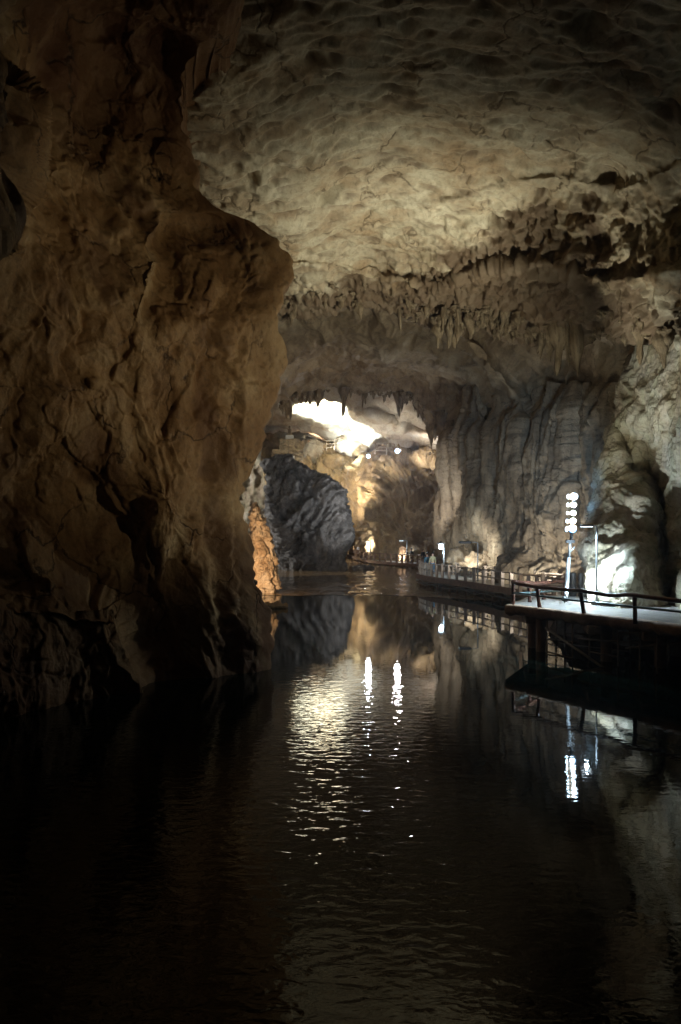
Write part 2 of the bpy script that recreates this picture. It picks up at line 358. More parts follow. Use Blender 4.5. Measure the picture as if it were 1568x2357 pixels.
# second vault behind the fringe ---------------------------------------------
lipB = poly([(500, 1120), (560, 1060), (600, 1010), (618, 965), (640, 930), (665, 912), (700, 902), (760, 893), (850, 897), (920, 905), (965, 925), (990, 965), (1012, 990), (1045, 1000), (1080, 975), (1130, 965), (1200, 960), (1330, 955), (1460, 950)])
vaultD = tps([(500, 640, 50), (640, 660, 50), (900, 670, 51), (1100, 700, 50), (1300, 740, 47), (1460, 760, 42), (500, 1000, 70), (620, 900, 68), (700, 840, 68), (640, 930, 76), (760, 890, 80), (850, 890, 80), (950, 905, 78), (1000, 950, 72), (1045, 1000, 67),
    (850, 790, 62), (1000, 800, 58), (1000, 870, 68), (1130, 830, 55), (1130, 960, 62), (1230, 940, 57), (1230, 850, 53), (1330, 900, 52), (1460, 900, 44), (1330, 955, 51), (1460, 950, 45)])
def vault_extra(X, Y, D):
    # diagonal folds on the right
    e = np.interp(Y, [720, 780, 850, 910, 960], [1010, 1070, 1130, 1180, 1220]); D = D-3.2*np.exp(-((X-e)/26)**2)*sstep((Y-740)/60)
    return D
def vault_disp(p, n):
    w = p+1.5*np.stack([fbm(p, .18, 2), fbm(p+31, .18, 2), fbm(p+3, .18, 2)], -1)
    lip = sstep((p[:, 1]-60)/14)
    h = 1.1*fbm(w, (.16, .08, .12), 3)+.35*ridged(w, (.45, .14, .3), 3)+.05*fbm(p, 2, 3)+lip*(.4*ridged(w, (.35, .3, .3), 4)-.5)
    return n*h[:, None]
vault = sheet('cave_vault', lambda x: 640+0*x, lipB, 480, 1460, 2.2, vaultD, vault_disp, M['roof2'], axis='y', wraps=[('bottom', (0, .8, .6), 16, 5)], extra=vault_extra)

# curtain wall on the right --------------------------------------------------
silC = poly([(880, 1075), (960, 1060), (1000, 1040), (1040, 1030), (1120, 1028), (1200, 1022), (1250, 1018), (1300, 1030), (1400, 1030)])
curD = tps([(1030, 880, 66), (1030, 1000, 66), (1030, 1150, 66), (1030, 1400, 65), (1110, 880, 60), (1110, 1000, 58.5), (1110, 1340, 57), (1200, 880, 55), (1200, 1000, 54), (1200, 1340, 52), (1340, 880, 48), (1340, 1100, 47.5), (1340, 1360, 47), (1420, 880, 44), (1420, 1100, 43), (1420, 1380, 43)])
def cur_extra(X, Y, D):
    D = D+3.5*np.exp(-((X-1128)/10)**2)*sstep((1180-Y)/150)          # dark vertical slot
    D = D+2.0*np.exp(-((X-1215)/9)**2)*sstep((1150-Y)/150)
    D = D+6.5*np.exp(-(((X-1100-(Y-1270)*.1)/27)**4)-((Y-1278)/38)**4)          # lit nook
    D = D-1.6*sstep((Y-1270)/60)*sstep((X-1130)/40)
    D = D+1.8*np.exp(-((X-1345)/14)**2)*sstep((1240-Y)/80)
    return D
def cur_disp(p, n):
    w = p+.7*np.stack([fbm(p, (.3, .3, .1), 2), fbm(p+31, (.3, .3, .1), 2), 0*p[:, 0]], -1)
    up = sstep((p[:, 2]-3)/5)
    h = .55*fbm(w, (.3, .3, .12), 3)+(.25+.45*up)*ridged(w, (.55, .55, .035), 3)+.18*ridged(w, (1.3, 1.3, .3), 3)*(1.2-.7*up)+.04*fbm(p, 3, 3)
    d1, d2, idn = worley(w, (.4, .4, .3)); h = h+.5*facets(w, (.35, .35, .25), 1.)*(1-up*.6)+.12*facets(w+3, (1.1, 1.1, .7), 1.)
    top = sstep((p[:, 2]-12)/2.5); h = h-top*1.0
    return n*h[:, None]
curtain = sheet('cave_wall', silC, lambda y: np.full_like(y, 1430.), 880, 1400, 1.9, curD, cur_disp, M['curtain'], wraps=[('left', (.35, 1, 0), 20, 10)], extra=cur_extra)

# bulging flowstone mass at the right ------------------------------------------
silB = poly([(700, 1500), (800, 1470), (860, 1438), (900, 1426), (960, 1416), (1050, 1398), (1100, 1380), (1180, 1368), (1235, 1352), (1262, 1341), (1300, 1350), (1340, 1362), (1375, 1380), (1400, 1400), (1450, 1420)])
bulD = tps([(1500, 700, 37), (1440, 860, 38), (1600, 700, 33), (1800, 700, 27), (1430, 1000, 37), (1500, 1000, 35), (1600, 1000, 31), (1800, 1000, 26), (1380, 1180, 35.5), (1345, 1265, 34), (1420, 1300, 31.4), (1480, 1300, 31), (1530, 1280, 31.5), (1600, 1300, 29.5), (1800, 1250, 26), (1400, 1390, 31), (1500, 1400, 29.3), (1600, 1410, 28), (1800, 1450, 24), (1400, 1500, 31), (1600, 1500, 27.5)])
def bul_extra(X, Y, D):
    D = D+2.2*np.exp(-((X-1520-(Y-1200)*.12)/16)**2)*sstep((Y-950)/100)     # dark gully
    D = D-1.5*np.exp(-((X-1432)/72)**2-((Y-1310)/75)**2)
    e = np.interp(Y, [950, 1050, 1110, 1180, 1250], [1405, 1430, 1455, 1510, 1560]); D = D+1.0*sstep((X-e)/12)*np.exp(-((X-e)/90).clip(0)**2)*sstep((Y-960)/60)*sstep((1230-Y)/60)
    return D
def bul_disp(p, n):
    w = p+.8*np.stack([fbm(p, .3, 2), fbm(p+31, .3, 2), fbm(p+9, .3, 2)], -1)
    d1, d2, idn = worley(w, (.5, .5, .3))
    h = .55*fbm(w, (.3, .3, .2), 3)+.30*facets(w, (.36, .36, .2), 1.)+.16*facets(w+2, (1.1, 1.1, .6), 1.)+.12*ridged(w, (.9, .9, .4), 4)+.05*fbm(p, 1.5, 5)+.05*fbm(p, 3, 4)
    low = sstep((4-p[:, 2])/3)
    h = h+low*.16*ridged(p, (1.7, 1.7, .7), 4)
    return n*h[:, None]
bulge = sheet('cave_wall', silB, lambda y: np.full_like(y, 1800.), 700, 1470, 2.1, bulD, bul_disp, M['bulge'], wraps=[('left', (.5, 1, .15), 26, 10)], extra=bul_extra)

# far slope of flowstone --------------------------------------------------------
slopeD = tps([(540, 1010, 130), (640, 1030, 128), (540, 1100, 112), (640, 1100, 112), (640, 1200, 108), (640, 1320, 106), (540, 1320, 106), (740, 1040, 124), (760, 1100, 116), (800, 1120, 112), (830, 1068, 112), (900, 1055, 108), (960, 1050, 108), (1020, 1056, 108), (1080, 1056, 108),
    (900, 1120, 103), (800, 1200, 113), (820, 1270, 124), (800, 1340, 124), (860, 1200, 106), (860, 1265, 104), (880, 1340, 102), (950, 1200, 99), (1010, 1180, 95), (950, 1290, 95), (1040, 1290, 86), (1080, 1200, 88), (1080, 1340, 86), (950, 1340, 95)])
def slope_extra(X, Y, D):
    e = np.interp(X, [640, 740, 790, 850, 900, 950, 1030], [1100, 1130, 1160, 1120, 1150, 1110, 1120])
    D = D+5*np.exp(-((Y-e)/22)**2)*sstep((900-X)/120)                   # cleft under the upper terrace
    D = D+6*np.exp(-((X-985)/22)**2-((Y-1088)/16)**2)
    return D
def slope_disp(p, n):
    w = p+2.5*np.stack([fbm(p, .09, 2), fbm(p+31, .09, 2), fbm(p+5, .09, 2)], -1)
    w2 = w.copy(); w2[:, 0] = w[:, 0]+.55*(w[:, 2]-8)
    h = 1.3*fbm(w, .12, 3)+.9*ridged(w2, (.30, .18, .07), 4)+.30*ridged(w2, (1.0, .6, .2), 4)+.6*facets(w2, (.16, .16, .10), .9)+.12*fbm(p, 1.2, 4)
    return n*h[:, None]
slope = sheet('cave_slope', poly([(540, 1010), (640, 1025), (740, 1038), (800, 1052), (830, 1068), (860, 1058), (900, 1048), (960, 1046), (1020, 1052), (1080, 1052)]), lambda x: 1345+0*x, 540, 1080, 1.5, slopeD, slope_disp, M['slope'], axis='y', wraps=[('top', (0, 1, .02), 14, 9)], extra=slope_extra)

# far chamber: sloping pale ceiling, back wall -----------------------------------
farcD = tps([(450, 840, 86), (700, 840, 88), (900, 850, 88), (1150, 900, 84), (450, 1000, 128), (600, 985, 126), (650, 940, 108), (760, 920, 106), (870, 1040, 118), (780, 1020, 120), (700, 990, 122), (940, 940, 100), (960, 1045, 117), (1000, 960, 96), (1060, 1045, 112), (1150, 1045, 104)])
def farc_extra(X, Y, D):
    # fold running down right: pale slab ends, brown rib begins
    e = np.interp(Y, [900, 940, 970, 1000, 1035], [790, 820, 850, 876, 885]); D = D-3.5*sstep((X-e)/14)*np.exp(-((X-e)/60).clip(0)**2)
    e2 = np.interp(X, [780, 860, 930, 1000, 1060], [915, 945, 968, 1000, 1020]); D = D-2.2*sstep((Y-e2)/8)*np.exp(-((Y-e2)/30).clip(0)**2)*sstep((X-800)/60)
    return D
def farc_disp(p, n):
    w = p+2*np.stack([fbm(p, .12, 2), fbm(p+31, .12, 2), fbm(p+5, .12, 2)], -1)
    h = .8*fbm(w, .12, 3)+.8*facets(w, (.14, .14, .2), 1.)+.3*ridged(w, (.35, .35, .25), 4)+.06*fbm(p, 1.5, 3)
    return n*h[:, None]
farc = sheet('cave_far_ceiling', lambda x: 830+0*x, poly([(440, 1010), (560, 1000), (640, 985), (700, 990), (770, 1022), (860, 1048), (900, 1050), (960, 1050), (1150, 1052)]), 440, 1150, 1.6, farcD, farc_disp, M['far'], axis='y', wraps=[('bottom', (0, 1, .1), 12, 8)], extra=farc_extra)
backD = tps([(440, 900, 140), (440, 1100, 138), (700, 900, 142), (700, 1100, 136), (900, 900, 134), (900, 1100, 128), (1150, 900, 125), (1150, 1100, 122)])
def back_disp(p, n):
    h = 1.6*fbm(p, .1, 4)+.8*ridged(p, (.12, .12, .4), 4); return n*h[:, None]
back = sheet('cave_back_wall', lambda y: 440+0*y, lambda y: 1150+0*y, 890, 1140, 2.2, backD, back_disp, M['slope'])

# outer mass of the hill, closing the cave all round (open only at the side entrance)
def plane_grid(o, u, v, nu, nv):
    s = np.linspace(0, 1, nu); t = np.linspace(0, 1, nv)
    return (np.array(o)[None, None]+s[None, :, None]*np.array(u)+t[:, None, None]*np.array(v))
Vs, Qs, off = [], [], 0
X0, X1, Y0, Y1, Z0, Z1 = -52., 55., -28., 165., -4., 48.
for o_, u_, v_, nu, nv in [((X0, Y0, Z0), (X1-X0, 0, 0), (0, 0, Z1-Z0), 50, 26), ((X0, Y1, Z0), (X1-X0, 0, 0), (0, 0, Z1-Z0), 50, 26), ((X1, Y0, Z0), (0, Y1-Y0, 0), (0, 0, Z1-Z0), 90, 26),
        ((X0, Y0, Z1), (X1-X0, 0, 0), (0, Y1-Y0, 0), 50, 90), ((X0, Y0, Z0), (0, 83, 0), (0, 0, Z1-Z0), 40, 26), ((X0, 125, Z0), (0, Y1-125, 0), (0, 0, Z1-Z0), 20, 26)]:
    g = plane_grid(o_, u_, v_, nu, nv); Vs.append(g.reshape(-1, 3)); Qs.append(grid_quads(nv, nu)+off); off += nu*nv
Vs = np.concatenate(Vs); Vs = Vs+np.stack([fbm(Vs, .06, 3), fbm(Vs+50, .06, 3), fbm(Vs+90, .06, 3)], -1)*2.0
tag(link('cave_rock_mass', raw_mesh('cave_rock_mass', Vs, np.concatenate(Qs)), M['left']), kind='structure')
# near sides of the passage, beside and behind the viewer
def side(name, x_base, sgn, y0, y1, mat):
    yy = np.linspace(y0, y1, 110); aa = np.linspace(-.2, 1.25, 90)
    A, Yg = np.meshgrid(aa, yy)
    X = x_base+sgn*(5*np.sin(np.clip(A, -.2, 1)*math.pi)-10*np.clip(A-.55, 0, 1)*1.6); Z = A*19
    V = np.stack([X, Yg, Z], -1).reshape(-1, 3)
    V = V+np.stack([.9*fbm(V, .2, 4), 0*V[:, 0], .6*fbm(V+9, .2, 3)], -1)
    return tag(link(name, raw_mesh(name, V, grid_quads(110, 90)), mat), kind='structure')
side('cave_side_wall', -13.5, -1, -28, 16, M['left'])
side('cave_side_wall', 21, 1, -28, 32, M['left'])
yy = np.linspace(-28, 22, 60); xx = np.linspace(-30, 40, 80); Xg, Yg = np.meshgrid(xx, yy)
Vb = np.stack([Xg, Yg, 22.5+0*Xg-.012*(Xg-3)**2+.04*0], -1).reshape(-1, 3); Vb[:, 2] += .8*fbm(Vb, .15, 4)
tag(link('cave_ceiling', raw_mesh('cave_ceiling', Vb, grid_quads(60, 80)), M['roof']), kind='structure')

# ------------------------------------------------------------------ rock blobs
def blob(name, loc, size, disp, mat, nu=90, nv=60, shape=None):
    """closed boulder; loc = centre of its base, size = (rx, ry, height)"""
    th = np.linspace(0, 2*math.pi, nu, endpoint=False); ph = np.linspace(.02, math.pi-.02, nv)
    T, Ph = np.meshgrid(th, ph)
    X = np.sin(Ph)*np.cos(T); Y = np.sin(Ph)*np.sin(T); Z = np.cos(Ph)
    U = np.stack([X, Y, Z], -1).reshape(-1, 3); Vv = U.copy()
    if shape: Vv = shape(Vv)
    Vv = Vv*np.array([size[0], size[1], size[2]*.62])+np.array([0, 0, size[2]*.38])
    nn = U/np.array([size[0], size[1], size[2]*.62]); nn /= np.linalg.norm(nn, axis=1)[:, None]
    W = Vv+np.array(loc); Vv = Vv+disp(W, nn)
    me = raw_mesh(name, Vv, grid_quads(nv, nu, True)); o = link(name, me, mat); o.location = loc
    return o
def bdisp(amp, sc, st=1., cell=.5):
    def f(p, n):
        return n*(amp*(.6*fbm(p, (sc*.6, sc*.6, sc*.6*st), 3)+1.1*facets(p, (sc, sc, sc*st), 1.)+.35*facets(p+3, (sc*2.5, sc*2.5, sc*2.5*st), 1.)+.2*fbm(p, sc*4, 4)))[:, None]
        d1, d2, idn = worley(p, (sc, sc, sc*st))
        h = fbm(p, (sc*.6, sc*.6, sc*.6*st), 3)*.9+(idn-.5)*cell*1.6*sstep((d2-d1)*3.5)+.35*ridged(p, (sc*2, sc*2, sc*2*st), 4)
        return n*(h*amp)[:, None]
    return f
# dark rock island: outlined by hand, real depth
silDL = poly([(1040, 640), (1050, 618), (1062, 606), (1100, 606), (1150, 612), (1200, 618), (1260, 622), (1300, 636), (1330, 650)])
silDR = poly([(1040, 645), (1055, 668), (1075, 700), (1090, 735), (1110, 765), (1135, 782), (1160, 793), (1190, 805), (1230, 818), (1245, 816), (1265, 806), (1290, 800), (1312, 800), (1330, 798)])
def island():
    ny, nx = 200, 240; ys = np.linspace(1043, 1328, ny); th = np.linspace(0, 2*math.pi, nx, endpoint=False)
    l = silDL(ys); r = silDR(ys); c = (l+r)/2; w = (r-l)/2; dep = 84.
    Xc = (c-CX)/F*dep; hw = w/F*dep*.96
    T, _ = np.meshgrid(th, ys); cs, sn = np.cos(T), np.sin(T)
    e = 1.0
    X = Xc[:, None]+hw[:, None]*np.sign(cs)*np.abs(cs)**.8; Yw = dep+1.5+np.clip(hw*.75, .3, 4.2)[:, None]*sn; Z = np.repeat((CH+(HY-ys)/F*dep)[:, None], nx, 1)
    V = np.stack([X, Yw, Z], -1); n = np.stack([cs, sn, .25+0*cs], -1); n /= np.linalg.norm(n, axis=-1, keepdims=True)
    f = V.reshape(-1, 3); nf = n.reshape(-1, 3)
    w_ = f+1.0*np.stack([fbm(f, .2, 2), fbm(f+3, .2, 2), fbm(f+8, .2, 2)], -1); w2 = w_.copy(); w2[:, 0] -= .35*(w_[:, 2]-6)
    h = .5*fbm(w_, .2, 3)+.9*facets(w2, (.28, .28, .16), 1.0)+.4*facets(w2+4, (.7, .7, .35), 1.0)+.25*ridged(w2, (.9, .9, .25), 3)+.30*ridged(w2, (2.0, 2.0, .35), 3)+.2*fbm(f, 1.5, 4)-.3
    f = f+nf*h[:, None]
    Q = grid_quads(ny, nx, True)
    loc = np.array([Xc[-1], dep, 0.]); me = raw_mesh('rock_island', f-loc, Q)
    # cap
    bm = bmesh.new(); bm.from_mesh(me); bm.verts.ensure_lookup_table(); bm.faces.new([bm.verts[i] for i in range(nx)]).smooth = True; bm.to_mesh(me); bm.free()
    o = link('rock_island', me, M['dark']); o.location = loc
    return o
tag(island(), 'tall dark grey rock island leaning right in the stream, pale on its right flank', 'rock')
o = blob('rock_pillar', P(603, 1362, 55).to_tuple(), (1.35, 1.5, 6.6), bdisp(.32, 1.0, .8), M['orange'], 130, 140, shape=lambda v: v*np.stack([.72-.38*v[:, 2], .8-.2*v[:, 2], 1+0*v[:, 0]], -1)-np.stack([.35*v[:, 2].clip(0), 0*v[:, 0], 0*v[:, 0]], -1))
tag(o, 'rough orange rock foot glowing beside the brown left wall', 'rock')
o = blob('flat_rock', onz(634, 1398, .02).to_tuple(), (.75, .45, .28), bdisp(.18, 2.2), M['orange'], 50, 30)
tag(o, 'flat brown rock breaking the water near the orange rock foot', 'rock')
o = blob('stream_rock', onz(838, 1312, -.1).to_tuple(), (1.3, .8, .55), bdisp(.25, 1.2), M['dark'], 50, 30)
tag(o, 'low dark rock in the shallow stream below the far walkway', 'rock')
for i, (x, y, d, w, h, lab) in enumerate([(724, 1070, 119, 2.1, 3.9, 'pale angular boulder standing on the far terrace below the statue'), (748, 1072, 119, 1.7, 3.5, 'upright yellowish boulder right of the pale angular one'), (690, 1064, 120, 2.2, 3.2, 'brown boulder lying at the foot of the rubble pedestal'),
        (812, 1046, 118, 2.9, 3.6, 'large rounded boulder beside the upper footpath, cracked on its right side'), (826, 1052, 117, 1.6, 2.6, 'smaller block split from the large rounded boulder'), (770, 1083, 116, 1.9, 2.6, 'squat ochre boulder at the edge of the upper terrace')]):
    tag(blob('boulder', P(x, y, d).to_tuple(), (w, w*.8, h), bdisp(.35, .5), M['slope' if i not in (0, 3) else 'far'], 60, 44), lab, 'boulder', 'boulders on the far terrace')
# rubble at the foot of the bulging wall and in the nook
for i, (x, y, d, s, lab) in enumerate([(1388, 1396, 29.6, .34, 'brown rock at the foot of the lit white bulge beside the thin lamp post'), (1412, 1399, 29.2, .42, 'larger reddish rock against the bulge, right of the thin lamp post'), (1437, 1402, 28.7, .36, 'grey rock on the deck edge below the lit bulge'),
        (1090, 1306, 56.3, .8, 'dark brown boulder in front of the bright nook'), (1112, 1303, 56.5, .7, 'fallen angular slab inside the bright nook'), (1122, 1300, 57, .6, 'small pale block leaning at the right side of the nook'), (1060, 1305, 61, 1.2, 'long low boulder at the wall foot left of the nook')]):
    tag(blob('fallen_rock', P(x, y, d).to_tuple(), (s, s*.8, s*1.3), bdisp(.22*s*2, 1.6/s*.5), M['bulge' if i < 3 else 'curtain'], 50, 34), lab, 'rock')
# sunlit outside slope glimpsed left
outD = tps([(420, 900, 100), (640, 900, 100), (420, 1400, 92), (640, 1400, 92), (540, 1150, 94)])
sheet('outside_slope', lambda y: 430+0*y, lambda y: np.interp(y, [950, 1000, 1060, 1200, 1380], [606, 606, 600, 628, 640]), 940, 1380, 3, outD, lambda p, n: n*(1.2*fbm(p, .2, 4)+.5*ridged(p, (.5, .5, .3), 4))[:, None], M['bulge'])

# ------------------------------------------------------------------ stalactites
def stal_mesh(k):
    r = random.Random(k); V = []; nr, ns = 14, 12
    f = rng.random(4)*6
    bx, by = r.uniform(-.12, .12), r.uniform(-.12, .12)
    for i in range(nr):
        t = i/(nr-1); rad = (1-t)**r.uniform(.7, .8)*(1+.25*math.sin(t*9+f[0]))*.5+.02
        for j in range(ns):
            a = 2*math.pi*j/ns; rr = rad*(1+.28*math.sin(3*a+f[1])*(1-t)+.14*math.sin(5*a+f[2]+t*4)+r.uniform(-.07, .07))
            V.append((rr*math.cos(a)+bx*t*t*2, rr*math.sin(a)+by*t*t*2, -t+.12*(1-t)))
    return raw_mesh('stalactite', V, grid_quads(nr, ns, True))
SM = [stal_mesh(k) for k in range(9)]
for m_ in SM: m_.materials.append(M['stal'])
def stalactite(x, y, d, L, w, label, group):
    o = bpy.data.objects.new('stalactite', random.choice(SM)); C.objects.link(o)
    o.location = P(x, y, d); o.scale = (w, w, L); o.rotation_euler = (random.uniform(-.08, .08), random.uniform(-.08, .08), random.uniform(0, 6.28))
    tag(o, label, 'stalactite', group)
bdist = lambda x, y: float(roofD(np.array([x]), np.array([y]))[0])
lab1 = 'short brown stalactite in the crowded fringe along the near ceiling edge'
for i in range(215):
    t = random.random(); x = 640+940*t if i % 3 else random.uniform(940, 1330)
    yb = float(bandB(x)); row = random.uniform(-52, 6); y = yb+row-8
    if x < 930 and random.random() < .55: continue
    d = bdist(x, min(y, yb))+random.uniform(-.3, .5)-.4
    L = .22+min(1.6, random.expovariate(2.4))
    if 990 < x < 1330: L *= 1.2
    L *= .55+.9*max(0, math.sin(x*.031+1.3*math.sin(x*.013)))
    stalactite(x, y+3, d, L, random.uniform(.25, .7)*(.55+.45*L), lab1, 'stalactites fringing the near ceiling edge')
vdist = lambda x, y: float(vaultD(np.array([x]), np.array([y]))[0])
lab2 = 'dark stalactite on the lip of the arch before the bright far chamber'
for i in range(125):
    x = random.uniform(645, 1060)
    if i % 3 == 0: x = random.choice((668, 700, 790, 865, 930, 985, 1010, 1030))+random.gauss(0, 7)
    x = min(1060, max(645, x)); yb = float(lipB(x)); y = yb+random.uniform(-14, 4)
    d = vdist(x, yb)+random.uniform(-1.5, 1.)
    L = .35+min(3.4, random.expovariate(1.7))*.75; L *= .7+.6*math.sin(x*.05)**2
    if x > 960: L *= 1.4
    stalactite(x, y+7, d, L, random.uniform(.4, .95)*(.5+.3*L), lab2, 'stalactites on the lip of the arch')
for x, y, d, L, w, lab in [(733, 893, 78, 2.1, 1.3, 'fat dark stalactite hanging alone against the brightest patch of far ceiling'), (1014, 955, 69, 3.0, 1.2, 'long dark stalactite hanging lowest left of the pair at the arch corner'),
        (1022, 960, 68, 2.9, 1.5, 'thickest long stalactite at the right corner of the arch'), (1038, 975, 67, 2.2, 1.0, 'long thin stalactite next to the fluted wall edge'), (1040, 745, 45, 1.7, 1.0, 'largest pale-tipped stalactite of the near fringe, above the arch'),
        (1525, 770, 32, 1.5, .7, 'pale pointed stalactite at the right edge above the flowstone bulge'), (1012, 752, 45, 1.3, .8, 'stout brown stalactite just left of the largest near one')]:
    stalactite(x, y, d, L, w, lab, None)

# ------------------------------------------------------------------ water
def water_mat(name, col, rough, bsc, bstr, alpha_dark=True, stretch=(1, 1, 1), bsc2=None, muddy=0):
    m, nt, b = newmat(name); L = nt.links
    b.inputs['Base Color'].default_value = (*col, 1); b.inputs['Roughness'].default_value = rough; b.inputs['IOR'].default_value = 1.33
    co = coords(nt, stretch)
    n1 = N(nt, 'ShaderNodeTexNoise', i_Scale=bsc, i_Detail=2.5, i_Roughness=.5, i_Distortion=.4); L.new(co, n1.inputs['Vector'])
    n2 = N(nt, 'ShaderNodeTexNoise', i_Scale=.12, i_Detail=2); L.new(co, n2.inputs['Vector'])
    g = ramp(nt, n2.outputs['Fac'], [(.35, (.35,)*3), (.65, (1,)*3)])
    # livelier water close to the viewer, calm in the middle of the pool
    sx = N(nt, 'ShaderNodeSeparateXYZ'); L.new(coords(nt), sx.inputs[0])
    mr = N(nt, 'ShaderNodeMapRange'); L.new(sx.outputs['Y'], mr.inputs[0])
    if muddy:
        mr.inputs[1].default_value = 52; mr.inputs[2].default_value = 100; mr.inputs[3].default_value = 1; mr.inputs[4].default_value = .8
    else:
        mr.inputs[1].default_value = 12; mr.inputs[2].default_value = 27; mr.inputs[3].default_value = 1; mr.inputs[4].default_value = .10
    mm = N(nt, 'ShaderNodeMath', operation='MULTIPLY'); L.new(g, mm.inputs[0]); L.new(mr.outputs[0], mm.inputs[1])
    hh = N(nt, 'ShaderNodeMath', operation='MULTIPLY'); L.new(n1.outputs['Fac'], hh.inputs[0]); L.new(mm.outputs[0], hh.inputs[1])
    bp = N(nt, 'ShaderNodeBump', i_Strength=1, i_Distance=bstr); L.new(hh.outputs[0], bp.inputs['Height']); L.new(bp.outputs[0], b.inputs['Normal'])
    if not muddy:
        mx = N(nt, 'ShaderNodeMapRange', interpolation_type='SMOOTHSTEP'); L.new(sx.outputs['X'], mx.inputs[0])
        for i_, v_ in zip((1, 2, 3, 4), (1.0, 3.6, 1, .16)): mx.inputs[i_].default_value = v_
        m5 = N(nt, 'ShaderNodeMath', operation='MULTIPLY'); L.new(mm.outputs[0], m5.inputs[0]); L.new(mx.outputs[0], m5.inputs[1]); L.new(m5.outputs[0], hh.inputs[1])
    if muddy:
        n3 = N(nt, 'ShaderNodeTexNoise', i_Scale=.3, i_Detail=5); L.new(co, n3.inputs['Vector'])
        c = ramp(nt, n3.outputs['Fac'], [(.35, tuple(v*.6 for v in col)), (.65, col)]); L.new(c, b.inputs['Base Color'])
    return m
M['water'] = water_mat('dark_pool_water', (.002, .006, .0045), .02, 4.2, .021, stretch=(.7, 1.25, 1))
M['stream'] = water_mat('muddy_stream_water', (.21, .14, .07), .06, .9, .30, stretch=(1.2, .5, 1), muddy=1)
def flat(name, pts_loop, z, mat):
    bm = bmesh.new(); bm.faces.new([bm.verts.new((x, y, z)) for x, y in pts_loop]); return bmobj(name, bm, mat)
weir = [(-30, 50.5), (-8, 51.5), (-5, 52.6), (-3, 51.9), (-1, 52.8), (1, 52.2), (3, 52.9), (5, 51.6), (7, 50.3), (9, 49), (12, 47), (16, 44)]
tag(flat('water', [(-40, -27), (40, -27), (40, 60), (-40, 60)], 0, M['water']), kind='structure')
tag(flat('stream_water', weir+[(40, 44), (40, 140), (-40, 140), (-40, 50.5)], .015, M['stream']), kind='structure')
tag(flat('riverbed', [(-51, -27), (54, -27), (54, 164), (-51, 164)], -3.2, M['floor']), kind='structure')

# ------------------------------------------------------------------ walkways
def offset_line(pts, w):
    out = []
    for i, p in enumerate(pts):
        a = Vector(pts[max(i-1, 0)][:2]); b = Vector(pts[min(i+1, len(pts)-1)][:2]); t = (b-a).normalized()
        out.append((p[0]+w*(-t.y), p[1]+w*t.x, p[2]))
    return out
def resample(pts, step):
    out = [Vector(pts[0])]
    for a, b in zip(pts, pts[1:]):
        a, b = Vector(a), Vector(b); n = max(1, round((b-a).length/step))
        for k in range(1, n+1): out.append(a.lerp(b, k/n))
    return out
def smooth_line(pts, it=2):
    for _ in range(it):
        q = [pts[0]]
        for a, b in zip(pts, pts[1:]):
            a, b = Vector(a), Vector(b); q += [tuple(a.lerp(b, .25)), tuple(a.lerp(b, .75))]
        pts = q+[pts[-1]]
    return pts
def slab(name, A, B, th, mat, parent, jag=0, sub=5):
    """a deck between polylines A and B"""
    V = []; n = len(A)
    for a, b in zip(A, B):
        a, b = Vector(a), Vector(b); j = random.uniform(-jag, jag)
        for k in range(sub+1):
            p = a.lerp(b, k/sub); 
            if k == 0: p = p+(a-b).normalized()*j
            V.append(p+Vector((0, 0, random.uniform(-jag, jag)*.25)))
        for k in range(sub, -1, -1): 
            p = a.lerp(b, k/sub)
            V.append(p-Vector((0, 0, th*(1+(random.uniform(-.25, .25) if jag else 0)))))
    m = 2*(sub+1); Q = grid_quads(n, m, True)
    me = raw_mesh(name, np.array([tuple(v-parent.location) for v in V]), Q)
    me.polygons.foreach_set('use_smooth', np.zeros(len(me.polygons), bool))
    bm = bmesh.new(); bm.from_mesh(me); bm.verts.ensure_lookup_table()
    bm.faces.new([bm.verts[i] for i in range(m)]); bm.faces.new([bm.verts[(n-1)*m+i] for i in range(m)][::-1])
    bmesh.ops.recalc_face_normals(bm, faces=bm.faces); bm.to_mesh(me); bm.free()
    return link(name, me, mat, parent)
def fence(line, spacing, h, label, pr=.055, rr=.035, rails=(.95, .5), mat='timber', square=True, group=None, name='wooden_fence'):
    pts = resample(line, spacing); root = empty(name, pts[0]); tag(root, label, 'fence', group)
    o0 = pts[0]
    bm = bmesh.new()
    if square: box(bm, (0, 0, h/2), (pr*2, pr*2, h), bev=.008)
    else: lathe(bm, [(pr, 0), (pr*1.05, h*.5), (pr, h-.02), (pr*.8, h)], 10)
    first = bmobj('post', bm, M[mat], root)
    for i, p in enumerate(pts):
        o = first if i == 0 else first.copy()
        if i: C.objects.link(o); o.parent = root
        o.location = p-o0; o.rotation_euler = (random.uniform(-.02, .02), random.uniform(-.02, .02), random.uniform(-.1, .1)); o.scale = (1, 1, random.uniform(.96, 1.05))
    for r in rails:
        bm = bmesh.new()
        tube(bm, [p-o0+Vector((0, 0, h*r+random.uniform(-.02, .02))) for p in pts], rr, 6)
        bmobj('rail', bm, M[mat], root)
    return root
